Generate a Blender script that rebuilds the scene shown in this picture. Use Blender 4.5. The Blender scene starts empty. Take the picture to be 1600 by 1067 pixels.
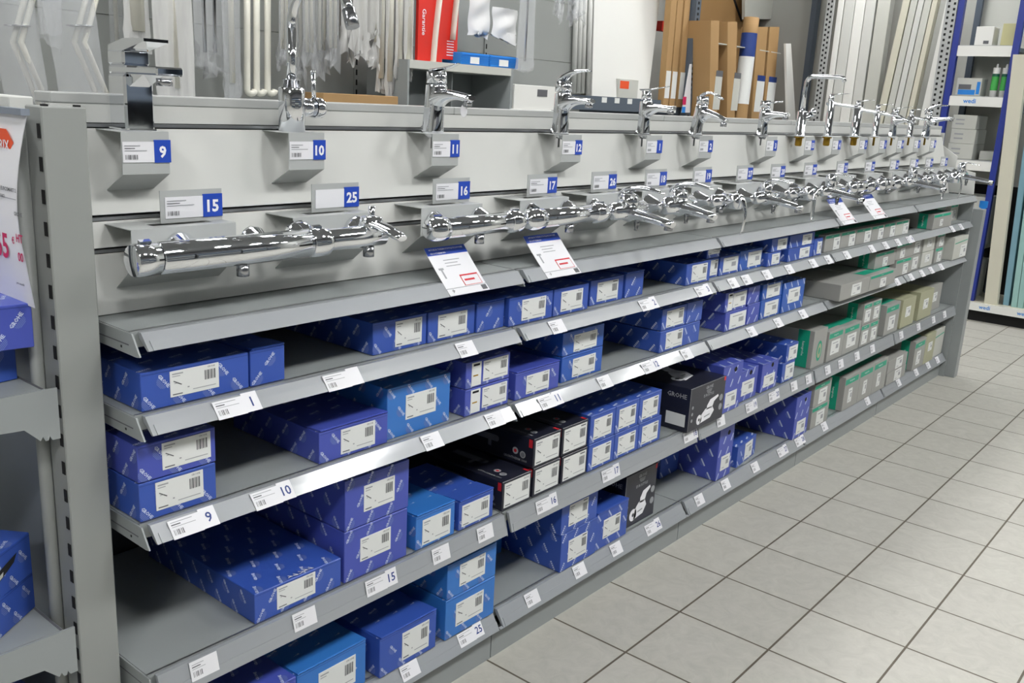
import bpy, math, random
from mathutils import Vector, Matrix
PI = math.pi
random.seed(7)
SC = bpy.context.scene
COL = SC.collection

# ------------------------------------------------------------------ camera
FPX = 1462.16
CAM = Vector((-0.736, -1.430, 1.476))
YAW, PITCH, ROLL = 0.683, -0.254, 0.053
_f = Vector((math.cos(PITCH)*math.cos(YAW), math.cos(PITCH)*math.sin(YAW), math.sin(PITCH)))
_s = _f.cross(Vector((0, 0, 1))).normalized(); _u = _s.cross(_f)
CS = math.cos(ROLL)*_s + math.sin(ROLL)*_u
CU = -math.sin(ROLL)*_s + math.cos(ROLL)*_u
cd = bpy.data.cameras.new('camera'); co = bpy.data.objects.new('camera', cd); COL.objects.link(co)
cd.sensor_fit = 'HORIZONTAL'; cd.sensor_width = 36.0; cd.lens = 36.0*FPX/1600.0
cd.clip_start = 0.02; cd.clip_end = 60
m = Matrix((CS, CU, -_f)).transposed().to_4x4(); m.translation = CAM
co.matrix_world = m
SC.camera = co

# ------------------------------------------------------------------ exposure, world
SC.view_settings.view_transform = 'Standard'
SC.view_settings.look = 'None'
SC.view_settings.gamma = 1.0
SC.view_settings.use_curve_mapping = False
SC.view_settings.exposure = 0.24
SC.cycles.max_bounces = 8
SC.cycles.transparent_max_bounces = 24
W = bpy.data.worlds.new('world'); SC.world = W; W.use_nodes = True
W.node_tree.nodes['Background'].inputs[0].default_value = (0.8, 0.85, 0.9, 1)
W.node_tree.nodes['Background'].inputs[1].default_value = 0.15
LIGHT_E = 42.0          # strength of the ceiling luminaires
LIGHTS = [(x, y) for y in (-2.1, 1.25) for x in (-2.7, -0.8, 1.1, 3.0, 4.9, 6.8)]  # the row behind the gondola is added to brighten the background
CEIL = 3.6

def ray(px, py):
    return (px-800)/FPX*CS - (py-533.5)/FPX*CU + _f
def at_y(px, py, y):
    d = ray(px, py); t = (y-CAM.y)/d.y; return CAM + t*d
def at_x(px, py, x):
    d = ray(px, py); t = (x-CAM.x)/d.x; return CAM + t*d

# ------------------------------------------------------------------ materials
MATS = {}
def srgb(c):
    return tuple(((x/255.0)/12.92 if x/255.0 <= 0.04045 else ((x/255.0+0.055)/1.055)**2.4) for x in c) + (1.0,)
def mat(name, col=(200, 200, 200), rough=0.5, metal=0.0, noise=0.0, scale=8.0, bump=0.0, coat=0.0, alpha=1.0, emit=0.0, lin=None):
    if name in MATS: return MATS[name]
    M = bpy.data.materials.new(name); M.use_nodes = True
    nt = M.node_tree; b = nt.nodes['Principled BSDF']
    c = lin if lin else srgb(col)
    b.inputs['Base Color'].default_value = c
    b.inputs['Roughness'].default_value = rough
    b.inputs['Metallic'].default_value = metal
    if coat: b.inputs['Coat Weight'].default_value = coat; b.inputs['Coat Roughness'].default_value = 0.11
    if alpha < 1: b.inputs['Alpha'].default_value = alpha
    if emit:
        b.inputs['Emission Color'].default_value = c; b.inputs['Emission Strength'].default_value = emit
    if noise or bump:
        tc = nt.nodes.new('ShaderNodeTexCoord'); n = nt.nodes.new('ShaderNodeTexNoise')
        n.inputs['Scale'].default_value = scale; n.inputs['Detail'].default_value = 6
        nt.links.new(tc.outputs['Object'], n.inputs['Vector'])
        if noise:
            mx = nt.nodes.new('ShaderNodeMix'); mx.data_type = 'RGBA'
            mx.inputs['A'].default_value = tuple(x*(1-noise) for x in c[:3])+(1,)
            mx.inputs['B'].default_value = tuple(min(1, x*(1+noise)) for x in c[:3])+(1,)
            nt.links.new(n.outputs['Fac'], mx.inputs['Factor'])
            nt.links.new(mx.outputs['Result'], b.inputs['Base Color'])
        if bump:
            bp = nt.nodes.new('ShaderNodeBump'); bp.inputs['Strength'].default_value = bump; bp.inputs['Distance'].default_value = 0.002
            nt.links.new(n.outputs['Fac'], bp.inputs['Height']); nt.links.new(bp.outputs['Normal'], b.inputs['Normal'])
    MATS[name] = M
    return M
grey = mat('grey_shelf_paint', (148, 153, 153), 0.42, noise=0.04, scale=3)
greyd = mat('grey_post_paint', (148, 151, 148), 0.45, noise=0.03, scale=4)
bluegrey = mat('blue_grey_back_panel', (128, 136, 148), 0.5, noise=0.04, scale=3)
panelw = mat('light_display_panel', (206, 207, 203), 0.5, noise=0.03, scale=2)
brk = mat('bracket_paint', (176, 179, 178), 0.4, noise=0.03, scale=4)
capm = mat('gondola_cap_paint', (178, 180, 178), 0.4, noise=0.03, scale=4)
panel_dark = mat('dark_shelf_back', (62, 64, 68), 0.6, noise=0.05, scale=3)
rail = mat('clear_price_rail', (154, 158, 162), 0.32, coat=0.5)
steel = mat('brushed_rail_steel', (170, 172, 174), 0.3, metal=0.9)
chrome = mat('polished_chrome', (236, 238, 242), 0.045, metal=1.0)
chrome_b = mat('satin_chrome', (170, 172, 176), 0.22, metal=1.0)
brass = mat('brass', (190, 150, 60), 0.3, metal=1.0)
rubber = mat('black_rubber', (28, 28, 30), 0.6)
black = mat('black_gap', (12, 12, 13), 0.8)
paper = mat('white_paper', (232, 232, 236), 0.45)
stick = mat('sticker_paper', (226, 228, 226), 0.45)
ink = mat('grey_print', (95, 96, 100), 0.6)
inkl = mat('light_grey_print', (160, 162, 166), 0.6)
navy = mat('navy_print', (36, 62, 130), 0.5)
cardblue = mat('card_blue', (32, 72, 180), 0.4)
redp = mat('red_print', (205, 40, 50), 0.5)
magenta = mat('magenta_print', (200, 25, 90), 0.5)
orange = mat('orange_print', (232, 84, 40), 0.5)
whitep = mat('white_print', (240, 240, 245), 0.5)
logoc = mat('logo_print', (196, 206, 232), 0.5)
logom = mat('faint_logo_print', (108, 126, 190), 0.5)
logod = mat('dim_logo_print', (120, 122, 130), 0.5)
blue = mat('royal_blue_card', (54, 86, 174), 0.38, noise=0.04, scale=6)
blue2 = mat('violet_blue_card', (70, 84, 176), 0.38, noise=0.04, scale=6)
blue3 = mat('mid_blue_card', (44, 92, 180), 0.38, noise=0.04, scale=6)
sky = mat('light_blue_card', (52, 118, 198), 0.38, noise=0.04, scale=6)
darkbox = mat('dark_navy_card', (34, 36, 50), 0.3)
hgrey = mat('warm_grey_card', (158, 158, 154), 0.5, noise=0.03, scale=6)
hwhite = mat('pale_grey_card', (196, 197, 190), 0.5, noise=0.03, scale=6)
beige = mat('beige_card', (168, 168, 140), 0.5, noise=0.03, scale=6)
green = mat('green_print', (20, 160, 128), 0.45)
kraft = mat('kraft_cardboard', (168, 134, 90), 0.75, noise=0.06, scale=5)
kraftd = mat('dark_kraft_cardboard', (150, 116, 72), 0.8, noise=0.06, scale=5)
whiteg = mat('white_gloss', (232, 232, 228), 0.25)
cream = mat('cream_slab', (206, 203, 186), 0.5, noise=0.03, scale=3)
pvc = mat('white_pvc', (222, 220, 208), 0.4)
rackb = mat('blue_rack_paint', (34, 52, 140), 0.4)
rackd = mat('slate_rack_paint', (84, 94, 106), 0.5)
rackw = mat('galvanised_rack', (172, 174, 174), 0.4, noise=0.05, scale=9)
foam = mat('blue_foam_board', (126, 166, 182), 0.7, noise=0.05, scale=5)
foamg = mat('green_foam_board', (150, 190, 186), 0.7, noise=0.05, scale=5)
bluet = mat('bright_blue_plastic', (36, 130, 214), 0.35)
wallm = mat('wall_paint', (176, 177, 172), 0.8, noise=0.03, scale=1.5)
ceilm = mat('ceiling_paint', (140, 141, 142), 0.9)
walld = mat('aisle_wall', (120, 120, 122), 0.8)

def film_mat(name, tint=(225, 228, 232), op=0.35):
    if name in MATS: return MATS[name]
    M = bpy.data.materials.new(name); M.use_nodes = True; nt = M.node_tree; nt.nodes.clear()
    o = nt.nodes.new('ShaderNodeOutputMaterial'); mix = nt.nodes.new('ShaderNodeMixShader')
    tr = nt.nodes.new('ShaderNodeBsdfTransparent'); pr = nt.nodes.new('ShaderNodeBsdfPrincipled')
    tr.inputs[0].default_value = (0.97, 0.97, 0.97, 1)
    pr.inputs['Base Color'].default_value = srgb(tint); pr.inputs['Roughness'].default_value = 0.14
    tc = nt.nodes.new('ShaderNodeTexCoord'); n = nt.nodes.new('ShaderNodeTexNoise'); mp = nt.nodes.new('ShaderNodeMapping')
    mp.inputs['Scale'].default_value = (16, 16, 2.2)
    n.inputs['Scale'].default_value = 1.0; n.inputs['Detail'].default_value = 5
    bp = nt.nodes.new('ShaderNodeBump'); bp.inputs['Strength'].default_value = 0.6; bp.inputs['Distance'].default_value = 0.02
    rmp = nt.nodes.new('ShaderNodeMapRange'); rmp.inputs['To Min'].default_value = op*0.5; rmp.inputs['To Max'].default_value = op*1.5
    nt.links.new(tc.outputs['Object'], mp.inputs[0]); nt.links.new(mp.outputs[0], n.inputs['Vector'])
    nt.links.new(n.outputs['Fac'], bp.inputs['Height']); nt.links.new(bp.outputs['Normal'], pr.inputs['Normal'])
    nt.links.new(n.outputs['Fac'], rmp.inputs['Value']); nt.links.new(rmp.outputs['Result'], mix.inputs[0])
    nt.links.new(tr.outputs[0], mix.inputs[1]); nt.links.new(pr.outputs[0], mix.inputs[2]); nt.links.new(mix.outputs[0], o.inputs[0])
    MATS[name] = M; return M
film = film_mat('clear_film', (226, 229, 232), 0.24)
filmw = film_mat('milky_film', (232, 232, 230), 0.5)

def floor_mat():
    M = bpy.data.materials.new('floor_tiles'); M.use_nodes = True; nt = M.node_tree; b = nt.nodes['Principled BSDF']
    tc = nt.nodes.new('ShaderNodeTexCoord'); mp = nt.nodes.new('ShaderNodeMapping')
    mp.inputs['Location'].default_value = (-1.285+0.2985*20, 0.252+0.287*20, 0)
    br = nt.nodes.new('ShaderNodeTexBrick'); br.offset = 0.0; br.squash = 1.0
    br.inputs['Scale'].default_value = 1.0; br.inputs['Brick Width'].default_value = 0.2985; br.inputs['Row Height'].default_value = 0.287
    br.inputs['Mortar Size'].default_value = 0.0034; br.inputs['Mortar Smooth'].default_value = 0.15; br.inputs['Bias'].default_value = 0.0
    br.inputs['Color1'].default_value = srgb((184, 182, 174)); br.inputs['Color2'].default_value = srgb((178, 176, 168))
    br.inputs['Mortar'].default_value = srgb((92, 84, 72))
    n = nt.nodes.new('ShaderNodeTexNoise'); n.inputs['Scale'].default_value = 14; n.inputs['Detail'].default_value = 8; n.inputs['Roughness'].default_value = 0.7
    n.inputs['Distortion'].default_value = 1.5
    mx = nt.nodes.new('ShaderNodeMix'); mx.data_type = 'RGBA'; mx.blend_type = 'MULTIPLY'; mx.inputs['Factor'].default_value = 1.0
    mr = nt.nodes.new('ShaderNodeMapRange'); mr.inputs['From Min'].default_value = 0.3; mr.inputs['From Max'].default_value = 0.7
    mr.inputs['To Min'].default_value = 0.88; mr.inputs['To Max'].default_value = 1.06
    nt.links.new(tc.outputs['Object'], mp.inputs[0]); nt.links.new(mp.outputs[0], br.inputs['Vector'])
    nt.links.new(tc.outputs['Object'], n.inputs['Vector']); nt.links.new(n.outputs['Fac'], mr.inputs['Value'])
    nt.links.new(br.outputs['Color'], mx.inputs['A']); nt.links.new(mr.outputs['Result'], mx.inputs['B'])
    nt.links.new(mx.outputs['Result'], b.inputs['Base Color'])
    b.inputs['Roughness'].default_value = 0.55
    bp = nt.nodes.new('ShaderNodeBump'); bp.invert = True; bp.inputs['Strength'].default_value = 0.5; bp.inputs['Distance'].default_value = 0.003
    nt.links.new(br.outputs['Fac'], bp.inputs['Height']); nt.links.new(bp.outputs['Normal'], b.inputs['Normal'])
    return M

# ------------------------------------------------------------------ text geometry
_TX = {}
def text2d(s, res=2, bold=0.0):
    k = (s, res, bold)
    if k in _TX: return _TX[k]
    cu = bpy.data.curves.new('t', 'FONT'); cu.body = s; cu.resolution_u = res; cu.size = 1.0; cu.offset = bold
    cu.align_x = 'CENTER'; cu.fill_mode = 'FRONT'
    ob = bpy.data.objects.new('t', cu); COL.objects.link(ob)
    dg = bpy.context.evaluated_depsgraph_get(); me = ob.evaluated_get(dg).to_mesh()
    v = [(p.co.x, p.co.y) for p in me.vertices]; f = [tuple(p.vertices) for p in me.polygons]
    ob.evaluated_get(dg).to_mesh_clear()
    bpy.data.objects.remove(ob); bpy.data.curves.remove(cu)
    if v:
        cx = (min(p[0] for p in v)+max(p[0] for p in v))/2; cy = (min(p[1] for p in v)+max(p[1] for p in v))/2
        h = max(p[1] for p in v)-min(p[1] for p in v)
        v = [((a-cx)/h, (b-cy)/h) for a, b in v]       # height 1, centred
    _TX[k] = (v, f); return _TX[k]

def wave2d(n=5, duty=0.5):
    v, f = [], []
    for i in range(n):                                   # stripes of a half disc
        y0 = -i/n; y1 = -(i+duty)/n; x0 = math.sqrt(max(0, 1-y0*y0)); x1 = math.sqrt(max(0, 1-y1*y1))
        b = len(v); v += [(-x0, y0), (x0, y0), (x1, y1), (-x1, y1)]; f.append((b, b+3, b+2, b+1))
    return v, f
_LG = {}
def logo(detail):
    # (brand word, striped half disc beneath it), unit = word width 1
    if detail in _LG: return _LG[detail]
    if detail == 2:
        v, f = text2d('GROHE', 1, 0.035); w = max(p[0] for p in v)*2
        word = ([(a/w, b/w) for a, b in v], list(f)); wv, wf = wave2d(4)
    elif detail == 1:
        v, f = [], []
        for i in range(5):
            b = len(v); x = -0.5+i*0.2
            v += [(x, -0.1), (x+0.15, -0.1), (x+0.15, 0.1), (x, 0.1)]; f.append((b, b+1, b+2, b+3))
        word = (v, f); wv, wf = wave2d(3)
    else: word = ([(-0.5, -0.1), (0.5, -0.1), (0.5, 0.1), (-0.5, 0.1)], [(0, 1, 2, 3)]); wv, wf = wave2d(2)
    _LG[detail] = (word, ([(a*0.38, c*0.30-0.17) for a, c in wv], wf)); return _LG[detail]

# ------------------------------------------------------------------ mesh builder
class MB:
    def __init__(s): s.v = []; s.f = []; s.m = []; s.sm = []; s.mats = []
    def mi(s, M):
        if M not in s.mats: s.mats.append(M)
        return s.mats.index(M)
    def add(s, v, f, M, smooth=False):
        b = len(s.v); k = s.mi(M); s.v += [tuple(p) for p in v]
        for q in f: s.f.append(tuple(i+b for i in q)); s.m.append(k); s.sm.append(smooth)
        return s
    def box(s, x0, x1, y0, y1, z0, z1, M, sides=None):
        v = [(x0, y0, z0), (x1, y0, z0), (x1, y1, z0), (x0, y1, z0), (x0, y0, z1), (x1, y0, z1), (x1, y1, z1), (x0, y1, z1)]
        return s.add(v, [(0, 3, 2, 1), (4, 5, 6, 7), (0, 1, 5, 4), (1, 2, 6, 5), (2, 3, 7, 6), (3, 0, 4, 7)], M)
    def bbox(s, x0, x1, y0, y1, z0, z1, M, b=0.002):       # box with chamfered edges
        X = (x0, x1); Y = (y0, y1); Z = (z0, z1); v = []; idx = {}
        for i in range(2):
            for j in range(2):
                for k in range(2):
                    sx = b if i == 0 else -b; sy = b if j == 0 else -b; sz = b if k == 0 else -b
                    for a in range(3):
                        p = [X[i]+sx, Y[j]+sy, Z[k]+sz]; p[a] = (X[i], Y[j], Z[k])[a]
                        idx[(i, j, k, a)] = len(v); v.append(tuple(p))
        F = []
        for a in range(3):
            for e in range(2):
                o = [q for q in range(3) if q != a]; ring = []
                for (p, q) in ((0, 0), (1, 0), (1, 1), (0, 1)):
                    c = [0, 0, 0]; c[a] = e; c[o[0]] = p; c[o[1]] = q; ring.append(idx[(c[0], c[1], c[2], a)])
                F.append(tuple(ring))
        for a in range(3):                                   # edges parallel to axis a
            o = [q for q in range(3) if q != a]
            for p in range(2):
                for q in range(2):
                    c0 = [0, 0, 0]; c1 = [0, 0, 0]; c1[a] = 1
                    for c in (c0, c1): c[o[0]] = p; c[o[1]] = q
                    F.append((idx[tuple(c0)+(o[0],)], idx[tuple(c1)+(o[0],)], idx[tuple(c1)+(o[1],)], idx[tuple(c0)+(o[1],)]))
        for i in range(2):
            for j in range(2):
                for k in range(2): F.append((idx[(i, j, k, 0)], idx[(i, j, k, 1)], idx[(i, j, k, 2)]))
        s.add(v, F, M); s.fix = True; return s
    def prism(s, poly, a0, a1, axis, M, smooth=False):       # poly in the other two axes (order x,y,z), extruded along axis
        n = len(poly); v = []
        for a in (a0, a1):
            for p in poly:
                q = list(p); q.insert(axis, a); v.append(tuple(q))
        F = [tuple(range(n))[::-1], tuple(range(n, 2*n))]+[(i, (i+1) % n, n+(i+1) % n, n+i) for i in range(n)]
        s.add(v, F, M, smooth); s.fix = True; return s
    def quad(s, a, b, c, d, M): return s.add([a, b, c, d], [(0, 1, 2, 3)], M)
    def tube(s, path, r, M, n=14, caps=True, flat=1.0, up=None):
        P = [Vector(p) for p in path]; N = len(P)
        R = r if isinstance(r, (list, tuple)) else [r]*N
        v = []; prev = None
        for i, p in enumerate(P):
            t = (P[min(i+1, N-1)]-P[max(i-1, 0)]).normalized()
            if prev is None:
                ref = Vector(up) if up else (Vector((0, 0, 1)) if abs(t.z) < 0.9 else Vector((1, 0, 0)))
                a = t.cross(ref).normalized()
            else: a = (prev-t*prev.dot(t)).normalized()
            prev = a; b = t.cross(a)
            for k in range(n):
                an = 2*PI*k/n; v.append(p+a*(R[i]*math.cos(an))+b*(R[i]*(flat[i] if isinstance(flat, (list, tuple)) else flat)*math.sin(an)))
        F = [(i*n+k, i*n+(k+1) % n, (i+1)*n+(k+1) % n, (i+1)*n+k) for i in range(N-1) for k in range(n)]
        s.add(v, F, M, True)
        if caps:
            s.add(v[:n], [tuple(range(n))[::-1]], M); s.add(v[-n:], [tuple(range(n))], M)
        s.fix = True; return s
    def lathe(s, prof, M, o=(0, 0, 0), ax='z', n=28, smooth=True):   # prof: (r, h)
        v = []
        for r, h in prof:
            for k in range(n):
                a = 2*PI*k/n; c, d = r*math.cos(a), r*math.sin(a)
                q = {'z': (c, d, h), 'x': (h, c, d), 'y': (d, h, c), '-y': (c, -h, d)}[ax]
                v.append((q[0]+o[0], q[1]+o[1], q[2]+o[2]))
        F = [(i*n+k, i*n+(k+1) % n, (i+1)*n+(k+1) % n, (i+1)*n+k) for i in range(len(prof)-1) for k in range(n)]
        s.add(v, F, M, smooth)
        if prof[0][0] > 1e-5: s.add(v[:n], [tuple(range(n))[::-1]], M)
        if prof[-1][0] > 1e-5: s.add(v[-n:], [tuple(range(n))], M)
        s.fix = True; return s
    def g2(s, g, o, u, w, size, M, rot=0.0, clip=None):      # place 2-D geometry on a plane
        u = Vector(u); w = Vector(w); o = Vector(o); c, d = math.cos(rot), math.sin(rot)
        v = [o+u*((a*c-b*d)*size)+w*((a*d+b*c)*size) for a, b in g[0]]
        return s.add(v, g[1], M)
    def text(s, t, o, u, w, h, M, res=2, bold=0.01, rot=0.0, maxw=None):
        g = text2d(t, res, bold)
        if not g[0]: return s
        if maxw:
            wd = 2*max(p[0] for p in g[0])*h
            if wd > maxw: g = ([(a*maxw/wd, b) for a, b in g[0]], g[1])
        return s.g2(g, o, u, w, h, M, rot)
    def build(s, name, parent=None, loc=None, rotz=0.0, bevel=0.0, seg=2):
        me = bpy.data.meshes.new(name); me.from_pydata([tuple(p) for p in s.v], [], s.f)
        for M in s.mats: me.materials.append(M)
        me.polygons.foreach_set('material_index', s.m); me.polygons.foreach_set('use_smooth', s.sm)
        if getattr(s, 'fix', False):
            import bmesh
            bm = bmesh.new(); bm.from_mesh(me); bmesh.ops.remove_doubles(bm, verts=bm.verts, dist=1e-6)
            bmesh.ops.recalc_face_normals(bm, faces=bm.faces); bm.to_mesh(me); bm.free()
        me.update()
        ob = bpy.data.objects.new(name, me); COL.objects.link(ob)
        if loc is not None: ob.location = loc
        ob.rotation_euler = (0, 0, rotz)
        if parent: ob.parent = parent
        if bevel:
            b = ob.modifiers.new('bevel', 'BEVEL'); b.width = bevel; b.segments = seg; b.limit_method = 'ANGLE'
        return ob
LABELS = {}
def tag(o, label, cat, group=None):
    o['label'] = label; o['category'] = cat
    if group: o['group'] = group
    LABELS.setdefault(label, []).append(o.name)
    return o
def empty(name, loc, label, cat, group=None, rotz=0.0):
    o = bpy.data.objects.new(name, None); COL.objects.link(o); o.location = loc; o.rotation_euler = (0, 0, rotz)
    o.empty_display_size = 0.05
    return tag(o, label, cat, group)
def struct(o): o['kind'] = 'structure'; return o
ORD = ['first', 'second', 'third', 'fourth', 'fifth', 'sixth', 'seventh', 'eighth', 'ninth', 'tenth', 'eleventh', 'twelfth', 'thirteenth',
       'fourteenth', 'fifteenth', 'sixteenth', 'seventeenth', 'eighteenth', 'nineteenth', 'twentieth', 'twenty-first', 'twenty-second', 'twenty-third',
       'twenty-fourth', 'twenty-fifth', 'twenty-sixth', 'twenty-seventh', 'twenty-eighth', 'twenty-ninth', 'thirtieth']

# ------------------------------------------------------------------ room
fl = MB().quad((-5, -5, 0), (9, -5, 0), (9, 4, 0), (-5, 4, 0), floor_mat()).build('floor'); struct(fl)
struct(MB().box(-5, 9, -5, 4, CEIL, CEIL+0.1, ceilm).build('ceiling'))
struct(MB().box(-5, 9, 3.0, 3.1, 0, CEIL, wallm).build('wall_back'))
struct(MB().box(7.85, 7.95, -5, 3.0, 0, CEIL, wallm).build('wall_right'))
struct(MB().box(-5.1, -5, -5, 3.0, 0, CEIL, wallm).build('wall_left'))
struct(MB().box(-5, 9, -5.1, -5, 0, CEIL, walld).build('wall_front'))
lamp_e = mat('luminaire_diffuser', lin=(0.985, 0.985, 0.975, 1), rough=0.5, emit=LIGHT_E)
lamp_fill = mat('rear_fill_diffuser', lin=(0.985, 0.985, 0.975, 1), rough=0.5, emit=LIGHT_E*0.62)
for i, (x, y) in enumerate(LIGHTS):
    t = empty('ceiling_light', (x, y, CEIL-0.22), 'white rectangular ceiling light, %s along the row over the %s' % (ORD[i % 6], 'aisle' if y < 0 else 'rear, added to light the background'),
              'ceiling light', 'ceiling lights in two rows')
    MB().box(-0.33, 0.33, -0.27, 0.27, 0.03, 0.22, whiteg).build('housing', t)
    MB().box(-0.30, 0.30, -0.24, 0.24, 0.0, 0.03, lamp_e if y < 0 else lamp_fill).build('diffuser', t)

# ------------------------------------------------------------------ gondola
BAYS = [0.012, 1.0, 2.0, 3.0, 4.0, 5.08]
YB = 0.46
gon = empty('gondola_back_wall', (0, 0, 0), 'dark steel back wall and uprights behind all the carton shelves', 'back wall')
for i in range(5):
    a, b = BAYS[i], BAYS[i+1]
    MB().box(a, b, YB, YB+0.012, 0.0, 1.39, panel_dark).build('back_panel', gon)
MB().box(BAYS[0], BAYS[-1], 0.268, YB-0.001, 1.400, 1.404, greyd).build('light_block_cover', gon)  # unseen cover added to stop rear light leaking down onto the shelves
for x in BAYS[1:-1]:
    MB().box(x-0.02, x+0.02, YB-0.008, YB-0.0005, 0, 1.39, greyd).build('upright', gon)
for i in range(5):
    a, b = BAYS[i], BAYS[i+1]
    k = MB().box(a+0.002, b-0.002, 0.0, 0.012, 0.0, 0.083, grey).build('kick_plate')
    tag(k, 'grey kick plate on the floor under the bottom shelf, %s bay from the left' % ORD[i], 'kick plate', 'kick plates of the tap gondola')
    c = MB(); c.bbox(a+0.0005, b-0.0005, 0.205, 0.265, 1.429, 1.447, capm, 0.002)
    tag(c.build('top_cap'), 'grey cap section along the top of the gondola, %s bay from the left' % ORD[i], 'gondola top', 'top caps of the tap gondola')
def py(z): return 0.11+(z-1.075)*0.09/0.325
dbd = empty('display_backboard', (0, 0, 0), 'light grey slatted backboard behind both rows of display taps', 'backboard')
for z0, z1 in ((1.243, 1.388), (1.188, 1.232), (1.077, 1.178)):
    p = MB(); p.prism([(py(z0), z0), (py(z1), z1), (py(z1)+0.01, z1), (py(z0)+0.01, z0)], BAYS[0], BAYS[-1], 0, panelw); p.build('display_slat', dbd)
MB().box(BAYS[0], BAYS[-1], 0.207, 0.217, 1.3975, 1.4285, panelw).build('display_slat', dbd)
p = MB(); p.prism([(py(1.08)+0.016, 1.08), (py(1.4)+0.016, 1.4), (py(1.4)+0.02, 1.4), (py(1.08)+0.02, 1.08)], BAYS[0], BAYS[-1], 0, ink); p.build('slat_backing', dbd)
for z in (1.391, 1.234, 1.180):
    y = py(z)
    MB().box(BAYS[0], BAYS[-1], y-0.002, y+0.012, z-0.0005, z+0.0050, steel).build('hanging_rail', dbd)
# end post on the left, with hook slots on its outer face
pst = empty('end_post', (0, 0, 0), 'wide grey slotted steel post at the left end of the tap gondola', 'post')
p = MB(); p.bbox(-0.076, -0.006, 0.045, 0.10, 0, 1.428, greyd, 0.002)
p.box(-0.07, -0.062, 0.05, 0.06, 1.428, 1.431, black); p.box(-0.02, -0.012, 0.05, 0.06, 1.428, 1.431, black)
for k in range(28):
    z = 0.03+k*0.05
    p.box(-0.0775, -0.0765, 0.050, 0.060, z, z+0.022, black)
p.build('post_body', pst)
p = MB(); p.tube([(-0.084, 0.108, 0), (-0.084, 0.108, 1.42)], 0.011, greyd, 12); p.build('edge_tube', pst)
# tall end plate and post at the far end
pst = empty('end_post', (0, 0, 0), 'pale grey end post and side plate at the far right end of the tap gondola', 'post')
p = MB(); p.bbox(5.10, 5.165, -0.085, 0.0, 0, 1.0, grey, 0.002); p.build('post_body', pst)
p = MB(); p.prism([(-0.02, 1.08), (-0.01, 1.2), (0.10, 1.225), (0.10, 1.285), (0.19, 1.34), (0.19, 1.41), (0.205, 1.41), (0.46, 1.41), (0.46, 1.08)], 5.085, 5.097, 0, panelw); p.build('side_plate', pst)
p = MB(); p.prism([(-0.03, 0.0), (-0.03, 1.075), (0.46, 1.075), (0.46, 0.0)], 5.085, 5.097, 0, grey); p.build('lower_side_plate', pst)

LV = {'T': (1.075, -0.028, -0.051, 1.047, 0.45), 'A': (0.930, -0.028, -0.052, 0.901, 0.45), 'B': (0.731, -0.026, -0.050, 0.702, 0.45),  # T plate is carried back to the wall to block light from above
      'C': (0.434, -0.026, -0.040, 0.382, 0.45), 'D': (0.144, -0.004, -0.030, 0.100, 0.45)}
LNAME = {'T': 'narrow top shelf under the display taps', 'A': 'first box shelf below the taps', 'B': 'second box shelf below the taps',
         'C': 'third box shelf below the taps', 'D': 'bottom shelf just above the floor'}
for lv, (zt, yf, yb, zb, yk) in LV.items():
    for i in range(5):
        a, b = BAYS[i]+0.002, BAYS[i+1]-0.002
        t = empty('shelf', (a, 0, zt), 'grey metal shelf, %s bay from the left, %s' % (ORD[i], LNAME[lv]), 'shelf', 'shelves of the tap gondola')
        L = b-a
        p = MB(); p.box(0, L, yf+0.012, yk, -0.028, 0, grey); p.box(0, L, yf+0.0125, yf+0.0165, 0.0, 0.0012, steel); p.build('shelf_plate', t)
        p = MB(); h = zb-zt
        p.prism([(yf+0.009, -0.001), (yf, -0.001), (yb, h), (yb+0.005, h-0.001), (yf+0.006, -0.012)], 0.012, L-0.003, 0, rail)
        n = Vector((0, h, -(yb-yf))).normalized()      # outward normal direction in (y,z)
        # raised lower bead of the rail
        d = Vector((yb-yf, h)); d.normalize(); nn = Vector((d.y, -d.x))
        q0 = Vector((yf, 0))+d*(0.62*abs(h)); q1 = Vector((yb, h))
        p.prism([(q0.x, q0.y), (q0.x+nn.x*0.0014, q0.y+nn.y*0.0014), (q1.x+nn.x*0.0014, q1.y+nn.y*0.0014), (q1.x, q1.y)], 0.02, L-0.003, 0, rail)
        p.build('price_rail', t)
        if lv == 'D':
            p = MB(); p.prism([(-0.030, -0.045), (0.0, -0.060), (0.006, -0.060), (-0.022, -0.042)], 0, L, 0, rail); p.build('lower_lip', t)
        else:
            for x in (-0.0035, L+0.0002):
                p = MB(); hh = min(-0.036, h-0.006)
                p.prism([(yk, -0.001), (yf+0.002, -0.001), (yb+0.002, hh), (yb+0.012, hh-0.002), (yk, hh+0.004)], x, x+0.0030, 0, grey)
                p.box(x-0.0004, x, yf+0.012, yk, -0.022, -0.020, ink); p.box(x-0.0005, x, yf+0.034, yf+0.038, -0.030, -0.026, black)
                p.build('side_bracket', t)

# unseen shelving added behind the camera to give the chrome something to mirror
for i in range(4):
    t = empty('reflection_shelving', (-2.6+i*2.5, -3.6, 0), 'unseen dark shelving unit added behind the photographer for chrome reflections, %s from the left' % ORD[i], 'shelving', 'added shelving for chrome reflections')
    MB().box(0, 2.46, -0.5, -0.46, 0, 2.3, panel_dark).build('back_panel', t)
    for k in range(6):
        MB().box(0, 2.46, -0.46, 0, 0.15+k*0.4, 0.18+k*0.4, (grey, rackd)[k % 2]).build('shelf_plate', t)
        if k < 5: MB().box(0.06, 2.4, -0.44, -0.10, 0.181+k*0.4, 0.40+k*0.4, (rackd, hgrey, ink, greyd, rackd)[(k+i) % 5]).build('reflection_block', t)

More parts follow.
